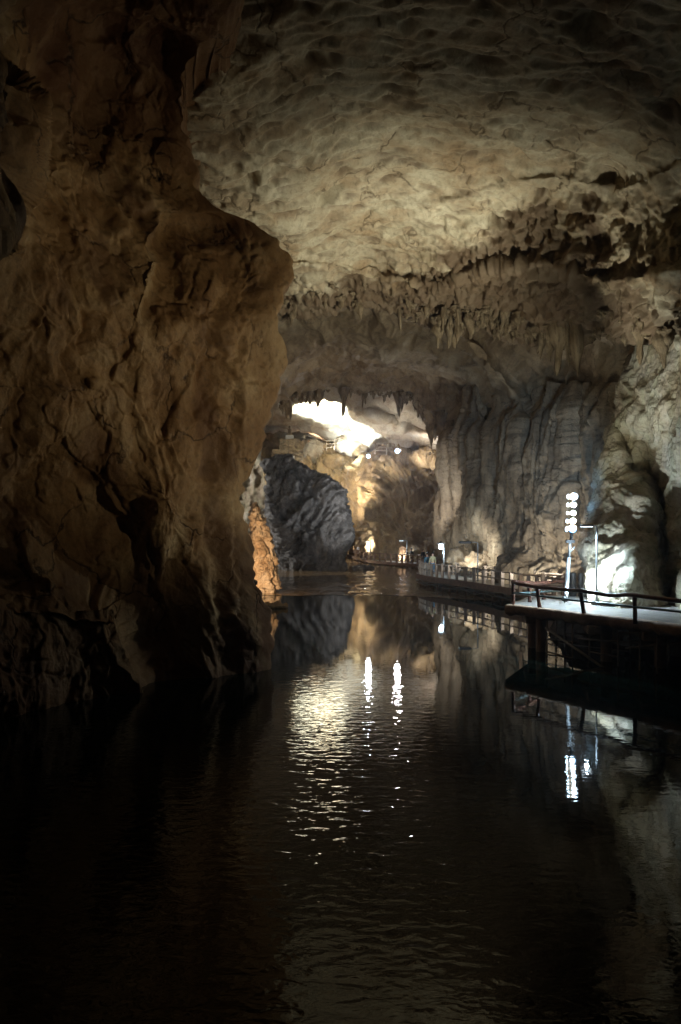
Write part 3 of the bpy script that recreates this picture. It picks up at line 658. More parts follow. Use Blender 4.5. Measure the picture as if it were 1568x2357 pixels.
# far-back walkway
backline = smooth_line([tuple(onz(770, 1272, .5)), tuple(onz(801, 1276, .5)), tuple(onz(826, 1285, .5)), tuple(onz(853, 1290, .5)), tuple(onz(905, 1295, .5)), tuple(onz(955, 1297.5, .55)), (10.1, 82, .65), (9.6, 74, .75), (8.2, 68, .9)])
blB = offset_line(backline, 2.6)
w1 = empty('wooden_walkway', backline[len(backline)//2]); tag(w1, 'curved far walkway with brown edge, passing behind the dark rock island', 'walkway')
slab('deck', backline, blB, .12, M['concrete'], w1)
bm = bmesh.new()
for a, b in zip(backline, backline[1:]):
    a, b = Vector(a), Vector(b); c = (a+b)/2-Vector(w1.location); ang = math.atan2(b.y-a.y, b.x-a.x)
    R_ = Matrix.Rotation(ang, 4, 'Z'); box(bm, c+R_@Vector((0, -.09, -.14)), ((b-a).length+.02, .12, .34), R_)
bmobj('edge_beam', bm, M['beam'], w1)
for i, p in enumerate(resample(backline, 4.5)):
    bm = bmesh.new(); q = p-Vector(w1.location); tube(bm, [q+Vector((.1, .35, -.3)), q+Vector((.1, .35, -1.9))], .12, 8); box(bm, q+Vector((.1, .2, -.34)), (.32, .7, .22)); bmobj('support', bm, M['beam'], w1)
fence(offset_line(backline, .15), 2.2, 1.05, 'long dark wooden fence on the water side of the curved far walkway', pr=.12, rr=.065, mat='beam')
fence(offset_line(backline[4:], 2.45), 2.4, 1.0, 'wooden fence on the rock side of the curved far walkway', pr=.07, rr=.04)
# middle walkway
midline = smooth_line([(8.4, 68.5, .95), tuple(onz(957, 1318, .95)), tuple(onz(975, 1325, .95)), tuple(onz(1020, 1331, .95)), tuple(onz(1100, 1342, .95)), tuple(onz(1187, 1356, .95)), tuple(onz(1260, 1368, .95)), (13.0, 39, 1.05)])
mlB = offset_line(midline, 2.7)
w2 = empty('concrete_walkway', midline[len(midline)//2]); tag(w2, 'pale walkway running along the fluted wall, on stakes above the stream', 'walkway')
slab('deck', midline, mlB, .14, M['concrete'], w2, sub=4)
bm = bmesh.new()
for a, b in zip(midline, midline[1:]):
    a, b = Vector(a), Vector(b); c = (a+b)/2-Vector(w2.location); ang = math.atan2(b.y-a.y, b.x-a.x)
    R_ = Matrix.Rotation(ang, 4, 'Z'); box(bm, c+R_@Vector((0, -.08, -.19)), ((b-a).length+.03, .14, .44), R_)
bmobj('edge_beam', bm, M['beam'], w2)
for i, p in enumerate(resample(midline, 1.25)):
    bm = bmesh.new(); q = p-Vector(w2.location)+Vector((.18, .25, 0)); box(bm, q+Vector((0, 0, -.95)), (.15, .15, 1.4)); bmobj('stake', bm, M['beam'], w2)
fence(offset_line(midline, .12), 1.28, 1.02, 'pale timber post-and-rail fence on the water side below the fluted wall', pr=.105, rr=.045)
fence(offset_line(midline, 2.55), 1.7, 1.0, 'timber fence on the wall side of the pale walkway under the fluted wall', pr=.09, rr=.045)
# cables slung below the edge
for k, (dz, m_, lab) in enumerate([(-.46, 'cable', 'pale cable slung loosely below the walkway edge, highest of three'), (-.58, 'black', 'black cable drooping below the walkway edge under the fluted wall'), (-.68, 'cable', 'lowest muddy cable sagging close to the stream below the walkway')]):
    pp = resample(offset_line(midline[3:-4], -.16), .5); bm = bmesh.new()
    o_ = empty('cable', pp[0]) if False else None
    q = [p-pp[0]+Vector((0, 0, dz+.10*math.sin(i*.9+k*2)*math.cos(i*.23+k)+random.uniform(-.02, .02))) for i, p in enumerate(pp)]
    tube(bm, q, .035, 5); ob = bmobj('cable', bm, M[m_]); ob.location = pp[0]; tag(ob, lab, 'cable', 'cables slung below the walkway edge')
# near deck
ZD = 1.7
frontE = [tuple(onz(1169, 1392, ZD)), tuple(onz(1241, 1400, ZD)), tuple(onz(1344, 1413, ZD)), tuple(onz(1461, 1426, ZD)), tuple(onz(1568, 1440, ZD)), (13.2, 18.5, ZD), (15.5, 11, ZD)]
backE = [(9.0, 34.2, ZD), (10.2, 33.8, ZD), (12.2, 31.5, ZD), (13.6, 29, ZD), (15, 26.5, ZD), (17.4, 20, ZD), (20, 12, ZD)]
def lerpres(A, n):
    A = [Vector(a) for a in A]; out = []
    for i in range(n):
        t = i/(n-1)*(len(A)-1); k = min(int(t), len(A)-2); out.append(A[k].lerp(A[k+1], t-k))
    return out
FA, BA = lerpres(frontE, 70), lerpres(backE, 70)
w3 = empty('viewing_deck', frontE[0]); tag(w3, 'raised pale deck with rough brown edge at the right, carrying the light mast', 'deck')
slab('deck', FA, BA, .10, M['concrete'], w3, jag=.03, sub=10)
# thick rough fascia
V = []
for i, a in enumerate(FA):
    t = (FA[min(i+1, 69)]-FA[max(i-1, 0)]).normalized(); nrm = Vector((t.y, -t.x, 0)); 
    if nrm.dot(Vector((0, -1, 0))) < 0: nrm = -nrm
    lump = .06*math.sin(i*1.7)+.04*math.sin(i*.6+1)
    if 47 < i < 50: lump -= .12
    for dx, dz in ((-.25, -.01), (.06, .015), (.14, -.03), (.17, -.12), (.16, -.25), (.10, -.36), (-.1, -.40), (-.25, -.38)):
        jx = random.uniform(-.015, .015)
        V.append(a+nrm*(dx+jx+(lump*.5 if dz < -.1 else 0))+Vector((0, 0, dz*(1+lump*1.5)+.018)))
me = raw_mesh('fascia', np.array([tuple(v-Vector(w3.location)) for v in V]), grid_quads(70, 8, True)); link('fascia', me, M['edge'], w3)
bm = bmesh.new()
a, b = Vector(frontE[0]), Vector(backE[0]); R_ = Matrix.Rotation(math.atan2(b.y-a.y, b.x-a.x), 4, 'Z'); box(bm, (a+b)/2-Vector(w3.location)+Vector((0, 0, -.2)), ((b-a).length, .22, .34), R_); bmobj('end_beam', bm, M['edge'], w3)
def under(x, y, r, top, name, mat, bot=-1.6, seg=12):
    p = P(x, 0, 1); d = y; q = Vector(((x-CX)/F*d, d, 0))-Vector((w3.location.x, w3.location.y, w3.location.z))
    bm = bmesh.new(); tube(bm, [q+Vector((0, 0, top)), q+Vector((0, 0, (top+bot)/2)), q+Vector((0, 0, bot))], r, seg); bmobj(name, bm, M[mat], w3, smooth=False)
under(1225, 29.6, .17, ZD-.4, 'column', 'concol'); under(1245, 28.7, .19, ZD-.4, 'column', 'concol'); under(1396, 26.6, .20, ZD-.4, 'column', 'concol'); under(1520, 25.4, .2, ZD-.4, 'column', 'concol'); under(1640, 22, .2, ZD-.4, 'column', 'concol')
for x, d in ((1229, 29.3), (1373, 26.3), (1500, 24.8)):
    bm = bmesh.new(); q = Vector(((x-CX)/F*d, d+.6, ZD-.52))-Vector(w3.location); box(bm, q, (.42, 1.9, .30), Matrix.Rotation(-.2, 4, 'Z'), bev=.02); bmobj('cross_beam', bm, M['edge'], w3)
# scaffold below the deck
sc = empty('scaffold', P(1390, 1538, 25.3)); sc.location.z = 0; tag(sc, 'rusty tube scaffold standing in the water under the raised deck', 'scaffold')
def rod(name, a, b, r, mat='rust', par=None):
    bm = bmesh.new(); tube(bm, [Vector(a)-par.location, Vector(b)-par.location], r, 8); return bmobj(name, bm, M[mat], par)
for x, d in ((1259, 28.3), (1318, 27.2), (1357, 26.8), (1423, 25.6), (1473, 24.9), (1513, 24.3), (1300, 30.5), (1400, 29), (1450, 28.2), (1280, 32), (1540, 26.5)):
    X = (x-CX)/F*d; rod('upright', (X, d, -1.5), (X, d, ZD-.3), .035, par=sc)
for (x1, y1, d1), (x2, y2, d2), r in [((1256, 1445, 28.2), (1389, 1537, 25.4), .05), ((1330, 1470, 27), (1473, 1480, 25), .03), ((1259, 1470, 28.3), (1330, 1478, 27), .03), ((1259, 1500, 28.3), (1318, 1515, 27.2), .03), ((1440, 1492, 25.3), (1568, 1478, 24), .03), ((1423, 1455, 25.6), (1568, 1462, 24), .03), ((1357, 1500, 26.8), (1423, 1512, 25.6), .03), ((1300, 1455, 30), (1400, 1465, 29), .03), ((1280, 1480, 31), (1450, 1500, 28), .03)]:
    rod('brace', P(x1, y1, d1), P(x2, y2, d2), r, par=sc)
# near rustic railing
def rail_root(lab, at): r = empty('log_railing', at); tag(r, lab, 'railing'); return r
r1 = rail_root('dark varnished log railing along the front edge of the raised deck', frontE[0])
def wob(pts, amp, step=.35):
    out = []
    for i, p in enumerate(resample(pts, step)): out.append(p+Vector((random.uniform(-amp, amp)*.5, random.uniform(-amp, amp)*.5, random.uniform(-amp, amp))))
    return out
def rel(pts, r): return [Vector(p)-r.location for p in pts]
posts = [((1182, 1341), (1180, 1391), 29.75), ((1237, 1353), (1243, 1400), 28.5), ((1337, 1361), (1345, 1413), 26.6), ((1461, 1372), (1462, 1430), 24.75), ((1592, 1386), (1594, 1442), 23.1)]
for (t, b, d) in posts:
    bm = bmesh.new(); tube(bm, rel(wob([P(t[0], t[1]+2, d), P(b[0], b[1]+6, d)], .012, .18), r1), .075, 9, wob=.08); bmobj('post', bm, M['log'], r1)
bm = bmesh.new(); tube(bm, rel(wob([P(1180, 1341, 29.75), P(1237, 1352, 28.45), P(1337, 1360, 26.55), P(1400, 1369, 25.6), P(1461, 1371, 24.7), P(1592, 1386, 23.05), (14, 17, 2.6)], .018), r1), .075, 10, wob=.07); bmobj('top_rail', bm, M['log'], r1)
bm = bmesh.new(); tube(bm, rel([P(1182, 1364, 29.7), P(1241, 1372, 28.45), P(1341, 1384, 26.55), P(1462, 1397, 24.7), P(1592, 1411, 23.0), (14, 17, 2.2)], r1), .042, 8); bmobj('pipe_rail', bm, M['pipe'], r1)
r2 = rail_root('reddish log railing across the left end of the raised deck', P(1180, 1391, 29.8))
pth = [P(1180, 1340, 29.8), P(1222, 1343, 30.8), P(1262, 1341, 32), P(1311, 1337, 33.6)]
bm = bmesh.new(); tube(bm, rel(wob(pth, .02), r2), .085, 10, wob=.08); bmobj('top_rail', bm, M['log'], r2)
bm = bmesh.new(); tube(bm, rel([P(1182, 1366, 29.8), P(1222, 1364, 30.8), P(1311, 1358, 33.6)], r2), .042, 8); bmobj('pipe_rail', bm, M['pipe'], r2)
for x, yt, yb, d in ((1219, 1345, 1388, 30.8), (1252, 1343, 1383, 32), (1300, 1340, 1377, 33.4)):
    bm = bmesh.new(); tube(bm, rel(wob([P(x, yt, d), P(x, yb, d)], .012, .2), r2), .08, 9, wob=.08); bmobj('post', bm, M['log'], r2)
# dark capped posts behind the deck
for i, (x, yt, yb, d, r, lab) in enumerate([(1307, 1331, 1378, 34.3, .13, 'left of the three thick dark posts at the back of the deck'), (1319, 1329, 1384, 33.4, .14, 'middle of the three thick dark posts, beside the mast foot'), (1337, 1329, 1382, 33.6, .11, 'right of the three thick dark posts at the back of the deck'),]):
    p = P(x, yb, d); h = (yb-yt)/F*d; bm = bmesh.new(); lathe(bm, [(r, 0), (r, h-.02), (r*.9, h)], 14); ob = bmobj('bollard_post', bm, M['darkpost']); p.z = ZD; ob.location = p; tag(ob, lab, 'post', 'thick dark posts at the back of the deck')
fence([tuple(P(1346, 1376, 34.2)), tuple(P(1372, 1372, 35.5))], .75, .95, 'short piece of log fence between the dark posts and the bulge', pr=.08, rr=.07, square=False, rails=(.78,))
fence([tuple(P(1198, 1366, 37.5)), tuple(P(1250, 1367, 37)), tuple(P(1305, 1370, 36))], 1.05, 1.0, 'timber fence crossing behind the log railing, left of the mast', pr=.085, rr=.045)

V = []
for i in range(60):
    t = i/59; a = Vector((10.9, 34, 0)).lerp(Vector((17.5, 21, 0)), t)
    for k in range(16): V.append((a.x-.9*k/15*(1-k/15)*2-.5+(15-k)*-.05, a.y-.3, -1.5+3.05*k/15))
V = np.array(V); V += np.stack([.35*fbm(V, .7, 4), .35*fbm(V+9, .7, 4), 0*V[:, 0]], -1)
tag(link('river_bank', raw_mesh('river_bank', V, grid_quads(60, 16)), M['floor']), kind='structure')
# rock floor between walkways and walls
A_ = lerpres([tuple(Vector(p)) for p in offset_line(backline, 2.3)]+[tuple(Vector(p)) for p in offset_line(midline[3:], 2.4)]+[(17, 33, 1), (22, 22, 1)], 120)
B_ = [a+Vector((9+4*math.sin(i*.2), 5, .8)) for i, a in enumerate(A_)]
V = []
for a, b in zip(A_, B_):
    for k in range(24):
        p = a.lerp(b, k/23); V.append((p.x, p.y, p.z-.45+.0*k))
V = np.array(V); V[:, 2] += .25*fbm(V, .5, 4)+.12*ridged(V, 1.3, 3)
tag(link('cave_floor', raw_mesh('cave_floor', V, grid_quads(120, 24)), M['floor']), kind='structure')

# ------------------------------------------------------------------ lamps
def lamp(kind, name, loc, power, col, size=.1, target=None, angle=120, blend=.6, parent=None):
    l = bpy.data.lights.new(name, kind); l.energy = power; l.color = col
    l.shadow_soft_size = size
    o = bpy.data.objects.new(name, l); C.objects.link(o); o.location = loc
    if kind == 'SPOT': l.spot_size = math.radians(angle); l.spot_blend = blend
    if target is not None: o.rotation_euler = (Vector(target)-Vector(loc)).to_track_quat('-Z', 'Y').to_euler()
    if parent:
        o.parent = parent; o.location = Vector(loc)-parent.location
    return o
COOL = (.62, .84, 1.0); NEUT = (1, .93, .82); WARM = (1, .72, .42)
# light mast
mb = P(1302, 1388, 31); mb.z = ZD; mast = empty('light_mast', mb); tag(mast, 'tall steel mast carrying five dazzling blue-white floodlight pairs above the deck', 'light mast')
top = P(1321, 1140, 30.6)
def mp(t): return mb.lerp(top, t)
bm = bmesh.new(); tube(bm, rel([mb, mp(.42)], mast), .085, 12); bmobj('lower_pole', bm, M['steel'], mast)
bm = bmesh.new(); tube(bm, rel([mp(.42), mp(.56)], mast), .055, 10); tube(bm, rel([mp(.52)+Vector((.2, 0, 0)), mp(.46)], mast), .03, 8); bmobj('upper_pole', bm, M['steel'], mast)
bm = bmesh.new(); tube(bm, rel([mp(.56), mp(1.0)], mast), .035, 8); bmobj('lamp_bar', bm, M['black'], mast)
bm = bmesh.new(); box(bm, mp(.57)-mast.location, (.36, .12, .14), bev=.01); box(bm, mp(.60)-mast.location+Vector((.05, -.02, .1)), (.08, .1, .3), bev=.01); bmobj('control_box', bm, M['black'], mast)
def aim_disc(loc, r, depth, direction, name, mat, par, back=None):
    q = Vector(direction).to_track_quat('Z', 'Y').to_matrix().to_4x4()
    bm = bmesh.new(); lathe(bm, [(r*.45, -depth), (r*.8, -depth*.6), (r, 0), (r*.93, .005)], 16); bm.transform(Matrix.Translation(Vector(loc)-par.location) @ q); h = bmobj(name, bm, M['black'], par)
    bm = bmesh.new(); bmesh.ops.create_circle(bm, cap_ends=True, segments=18, radius=r*(.66 if mat == 'lens' else .88)); bm.transform(Matrix.Translation(Vector(loc)-par.location+Vector(direction).normalized()*.012) @ q); bmobj('lens', bm, M[mat], h)
    if mat == 'lens':
        bm = bmesh.new(); bmesh.ops.create_circle(bm, cap_ends=True, segments=18, radius=r*1.02); bm.transform(Matrix.Translation(Vector(loc)-par.location+Vector(direction).normalized()*.007) @ q); bmobj('glow_ring', bm, M['ring'], h)
    return h
TOWER = 1000
for i, yy_ in enumerate((1143, 1162, 1181, 1199, 1218)):
    c = P(1319-i*.9, yy_, 30.4)
    aim_disc(c+Vector((.02, -.10, 0)), (.15, .11, .10, .11, .155)[i], .16, (-.25, -1, .10), 'floodlight_head', 'lens', mast)
    aim_disc(c+Vector((-.20, -.04, 0)), (.10, .08, .07, .08, .11)[i], .14, (-1, -.28, .04), 'floodlight_head', 'lens', mast)
    if i in (0, 2, 4):
        lamp('SPOT', 'mast_light', c+Vector((-.1, -.35, .02)), (TOWER, 8600, 6600)[i//2], (.98, .96, .76), .12, target=((1, 32, 8), (-1.5, 43, 21), (8.5, 42, 21))[i//2], angle=(175, 90, 108)[i//2], blend=1, parent=mast)
    if i == 3: lamp('SPOT', 'mast_side_fill', c+Vector((-.36, .05, 0)), 1500, (1, .86, .7), .08, target=(10.5, 52, 2.5), angle=60, blend=1, parent=mast)  # added warm fill for the fence and the wall foot
    if i == 1: lamp('SPOT', 'mast_side_fill', c+Vector((-.36, 0, 0)), 4500, (.28, .58, 1), .08, target=P(1205, 1120, 53), angle=50, blend=1, parent=mast)  # added blue spot standing in for the glare left of the mast
# thin lamp post on the deck
def lamp_post(base, top, arm, label, rad=.04, lens='lens_soft', head=.35, power=200, col=COOL, down=True, name='lamp_post', size=.08, group='lamp posts along the walkways', aim=None, cone=170):
    base, top = Vector(base), Vector(top); r = empty(name, base); tag(r, label, 'lamp post', group)
    a = Vector(arm)
    bm = bmesh.new(); tube(bm, rel([base, base.lerp(top, .5), top, top+a*.15+Vector((0, 0, .06)), top+a*.4+Vector((0, 0, .07))], r), [rad*1.3, rad*1.1, rad, rad*.8, rad*.7], 8); bmobj('pole', bm, M['steel'], r)
    bm = bmesh.new(); ang = math.atan2(a.y, a.x); R_ = Matrix.Rotation(ang, 4, 'Z'); box(bm, top+a*.7+Vector((0, 0, .06))-r.location, (head, head*.45, head*.18), R_, bev=head*.05); hd = bmobj('lamp_head', bm, M['black'], r)
    bm = bmesh.new(); box(bm, top+a*.7+Vector((0, 0, .06-head*.10))-r.location, (head*.85, head*.36, head*.03), R_); bmobj('lens', bm, M[lens], hd)
    lamp('SPOT' if down else 'POINT', 'lamp_light', top+a*.7+Vector((0, 0, -head*.3)), power, col, size, target=(aim or (top+a*.7)-Vector((0, 0, 5))) if down else None, angle=cone, blend=1, parent=r)
    return r
b_ = onz(1373, 1394, ZD)
lamp_post(b_, P(1374, 1213, b_.y), (-.62, -.1, 0), 'thin steel lamp post on the raised deck in front of the lit white bulge', rad=.035, head=.5, power=2600, col=(.62, .83, 1), size=.06)
# floodlight lying on the deck, washing the bulge
def flood(loc, tgt, label, power, col, angle=100, r=.16, lens='lens_soft', blend=.7, size=.12, group='small floodlights standing on rock'):
    e = empty('floodlight', loc); tag(e, label, 'floodlight', group); dv = (Vector(tgt)-Vector(loc)).normalized()
    bm = bmesh.new(); tube(bm, [(0, 0, -.3), (0, 0, .0)], .03, 6); bmobj('stand', bm, M['black'], e)
    aim_disc(Vector(loc)+Vector((0, 0, .12)), r, r*1.2, dv, 'housing', lens, e)
    lamp('SPOT', 'flood_light', Vector(loc)+Vector((0, 0, .12))+dv*.12, power, col, size, target=Vector(tgt)+Vector((0, 0, .12)), angle=angle, blend=blend, parent=e)
    return e
flood(P(1300, 1384, 30.6), P(1440, 1310, 31), 'floodlight on the deck floor behind the posts, washing the white bulge', 2800, (.74, .9, 1), 120, r=.12, blend=1)
# lantern post of the middle walkway
lb = onz(1022, 1326, .95); lt = P(1021.5, 1251, lb.y)
lp = empty('lantern_post', lb); tag(lp, 'dark post with square white lantern behind the couple on the walkway', 'lamp post')
bm = bmesh.new(); tube(bm, rel([lb, lt], lp), .055, 8); bmobj('pole', bm, M['steel'], lp)
bm = bmesh.new(); hc = lt-lp.location+Vector((-.22, 0, 0)); box(bm, hc, (.62, .4, .07)); lathe(bm, [(.26, 0), (.05, .15)], 4, (hc.x, hc.y, hc.z+.03)); hd = bmobj('lantern_cap', bm, M['black'], lp)
bm = bmesh.new(); box(bm, hc+Vector((0, 0, -.24)), (.34, .3, .38), bev=.03); bmobj('lantern_glass', bm, M['lens_soft'], hd)
lamp('POINT', 'lantern_light', lt+Vector((-.22, -.35, -.5)), 160, COOL, .12, parent=lp)
lamp('SPOT', 'island_fill', lt+Vector((-.2, -.1, .35)), 2200, (.95, .97, 1), .08, target=P(770, 1150, 84), angle=42, parent=lp)  # extra spot added above the lantern cap to brighten the island
lamp('SPOT', 'arch_fill', lt+Vector((-.2, .1, .35)), 1900, (.95, .95, .95), .08, target=P(820, 900, 75), angle=100, parent=lp)  # extra spot added above the lantern cap to brighten the arch
bN = onz(1100, 1338, 1.0); lamp_post(bN, P(1100, 1250, bN.y), (-1.3, 0, 0), 'thin lamp post with long arm in front of the bright nook', rad=.045, head=.9, lens='black', power=2400, col=(.97, .98, .92), aim=P(1102, 1290, 59), cone=85)
bF = onz(853, 1288, .5); lamp_post(bF, P(853, 1247, bF.y), (-.6, 0, 0), 'thin lamp post beside the two people at the far walkway bend', rad=.07, head=.6, power=2200, size=.25, col=(1, .93, .85), aim=P(826, 1286, 112), cone=150)
flood((8.9, 75.5, 2.2), (-.5, 83, 7), 'small added floodlight on the fence behind the couple, brightening the flank of the rock island', 6000, (.97, .97, .96), 50, r=.12)  # added source for the bright right flank of the island
bG = P(937, 1292, 91.5); lamp_post(bG, P(937, 1245, 91.5), (-1.0, 0, 0), 'thin lamp post among the dark figures on the far walkway', rad=.07, head=.6, power=900, col=(.8, .9, 1))
# upper lamps
flood(P(848, 1052, 105), (0, 20, 8), 'bright round floodlight on the upper path beside the split boulder', 1500, (.85, .92, 1), 120, r=.3, lens='lens', size=.3)
flood(P(915, 1040, 101.5), (3, 20, 8), 'floodlight glaring from the low hollow on the upper ledge', 1600, (1, .90, .92), 120, r=.36, lens='lens', size=.3)
flood(P(990, 1046, 102), P(995, 1020, 110), 'floodlight in the lit alcove behind the right-hand upper railing', 2200, (1, .93, .88), 120, r=.2)
flood(P(715, 1030, 121), P(740, 1022, 128), 'warm floodlight under the upper path behind the boulders', 1800, (1, .75, .55), 130, r=.2)
flood(P(690, 1078, 104), P(735, 950, 109), 'strong added floodlight hidden behind the dark rock island, lighting the pale far ceiling', 210000, (.90, 1, .93), 50, r=.3, lens='lens', size=.3, blend=.8)  # added out of sight to make the bright ceiling patch
flood(P(755, 1118, 102), P(815, 1000, 114), 'second added floodlight hidden behind the rock island, lighting the lower end of the pale slab', 48000, (.88, .98, .98), 40, r=.3, lens='lens', size=.3, blend=.8)  # added out of sight to lengthen the ceiling patch
flood(P(885, 1072, 97), P(955, 975, 108), 'warm added floodlight on the ochre slope, lighting the brown rib of the far ceiling', 1500, (1, .92, .8), 110, r=.11)  # added fill for the rib, which stayed too dark
flood(P(772, 1150, 103), P(860, 1090, 110), 'warm added floodlight hidden behind the dark rock island, washing the ochre slope', 5500, (1, .88, .7), 130, r=.3)  # added fill for the slope, kept out of sight
flood(P(860, 1288, 103), P(855, 1240, 106), 'floodlight on the bank behind the far walkway lamp', 1500, (1, .82, .66), 130, r=.2)
flood(P(925, 1292, 93.5), P(920, 1240, 97), 'floodlight on the bank behind the dark figures', 500, (1, .8, .72), 130, r=.2)
flood(P(820, 1280, 118), P(818, 1262, 124), 'floodlight on the bank behind the two pale-dressed people', 4000, (1, .82, .6), 140, r=.2)
flood(P(586, 1345, 47), P(612, 1285, 55), 'warm floodlight low beside the orange rock foot', 4200, (1, .72, .43), 95, r=.2)
flood(P(1165, 1345, 51.5), P(1060, 860, 60), 'added floodlight behind the walkway fence, brightening the brown vault', 5500, (1, .85, .64), 150, r=.14)  # added uplight for the vault and the wall beside it
flood(P(1240, 1352, 45.5), P(1230, 1100, 52), 'floodlight at the foot of the fluted wall', 1300, (.95, .95, .88), 150, r=.14)

# ------------------------------------------------------------------ far terrace furniture
def metal_rail(pts, label, h=1.1, sp=2.0):
    r = empty('metal_railing', pts[0]); tag(r, label, 'railing', 'metal railings of the upper path')
    pp = resample(pts, sp)
    for p in pp:
        bm = bmesh.new(); tube(bm, rel([p, p+Vector((0, 0, h))], r), .05, 6); bmobj('post', bm, M['rust'], r)
    for k in (1, .66, .33):
        bm = bmesh.new(); tube(bm, rel([p+Vector((0, 0, h*k)) for p in pp], r), .035, 6); bmobj('rail', bm, M['rust'], r)
metal_rail([P(700, 1024, 113), P(728, 1030, 112), P(752, 1038, 111), P(770, 1036, 110), P(792, 1027, 111)], 'metal railing zigzagging down the upper path left of the large boulder', h=1.5)
metal_rail([P(829, 1053, 106.3), P(841, 1055, 106)], 'short metal railing beside the bright round floodlight', h=1.5)
metal_rail([P(864, 1045, 103), P(890, 1046, 102.5), P(908, 1047, 102.3)], 'metal railing left of the glaring hollow on the upper ledge', h=1.5)
metal_rail([P(982, 1054, 101), P(1005, 1054, 100), P(1022, 1051, 99)], 'metal railing in front of the lit alcove', h=1.8)
pb = P(664, 1066, 119); ped = empty('stone_pedestal', pb); tag(ped, 'stepped rubble-stone pedestal carrying the little statue', 'pedestal')
def rub(c, s, nm):
    bm = bmesh.new(); box(bm, c, s); bmesh.ops.subdivide_edges(bm, edges=bm.edges, cuts=7, use_grid_fill=True)
    for v in bm.verts: v.co += Vector((random.uniform(-.12, .12), random.uniform(-.12, .12), random.uniform(-.08, .08)))
    bmobj(nm, bm, M['stone'], ped)
rub((0, .6, 1.0), (5.0, 3.2, 2.3), 'base'); rub((.2, .5, 2.9), (3.1, 2.4, 1.9), 'shaft')
bm = bmesh.new(); box(bm, (.2, .2, 4.15), (1.25, 1.0, .65), bev=.04); bmobj('plinth', bm, M['white'], ped)
bm = bmesh.new(); lathe(bm, [(.42, 0), (.46, .15), (.34, .35), (.30, .7), (.34, .95), (.15, 1.1), (.14, 1.17), (.21, 1.3), (.2, 1.45), (.08, 1.58)], 14)
st = bmobj('statue', bm, M['stone']); st.location = pb+Vector((.2, .2, 4.48)); tag(st, 'small seated stone figure on the white plinth of the rubble pedestal', 'statue')
for (x, y, d, w, h, mt, lab) in [(673, 1053, 115.8, .7, .5, 'white', 'small white plate on the rubble below the statue'), (963, 1040, 109, .9, .5, 'stone', 'small pale sign on the upper ledge right of the glaring hollow')]:
    e = empty('small_sign', P(x, y, d)); tag(e, lab, 'sign'); bm = bmesh.new(); box(bm, (0, 0, 0), (w, .06, h), bev=.01); bmobj('panel', bm, M['white'], e)
    bm = bmesh.new(); tube(bm, [(0, .06, -h/2-.6), (0, .06, .1)], .04, 6); bmobj('post', bm, M['rust'], e)

# ------------------------------------------------------------------ people
def skin_mesh(name, joints, edges, mat, parent, sub=1, root=0):
    me = bpy.data.meshes.new(name); me.from_pydata([j[0] for j in joints], edges, [])
    o = bpy.data.objects.new(name, me); C.objects.link(o)
    o.modifiers.new('s', 'SKIN'); sv = me.skin_vertices[0].data
    for i, j in enumerate(joints):
        r = j[1]; sv[i].radius = (r, r) if not isinstance(r, tuple) else r
        sv[i].use_root = (i == root)
    ss = o.modifiers.new('u', 'SUBSURF'); ss.levels = sub; ss.render_levels = sub
    dg = bpy.context.evaluated_depsgraph_get(); m2 = bpy.data.meshes.new_from_object(o.evaluated_get(dg)); m2.name = name
    bpy.data.objects.remove(o); bpy.data.meshes.remove(me)
    m2.polygons.foreach_set('use_smooth', np.ones(len(m2.polygons), bool)); m2.materials.clear(); m2.materials.append(mat)
    q = bpy.data.objects.new(name, m2); C.objects.link(q); q.parent = parent
    return q
def cloth(name, c): return simple_mat(name, c, rough=.85, sc=12, var=.2, bump=.2)
SKIN = simple_mat('skin', (.5, .31, .22), rough=.5, sc=10, var=.08, bump=.05)
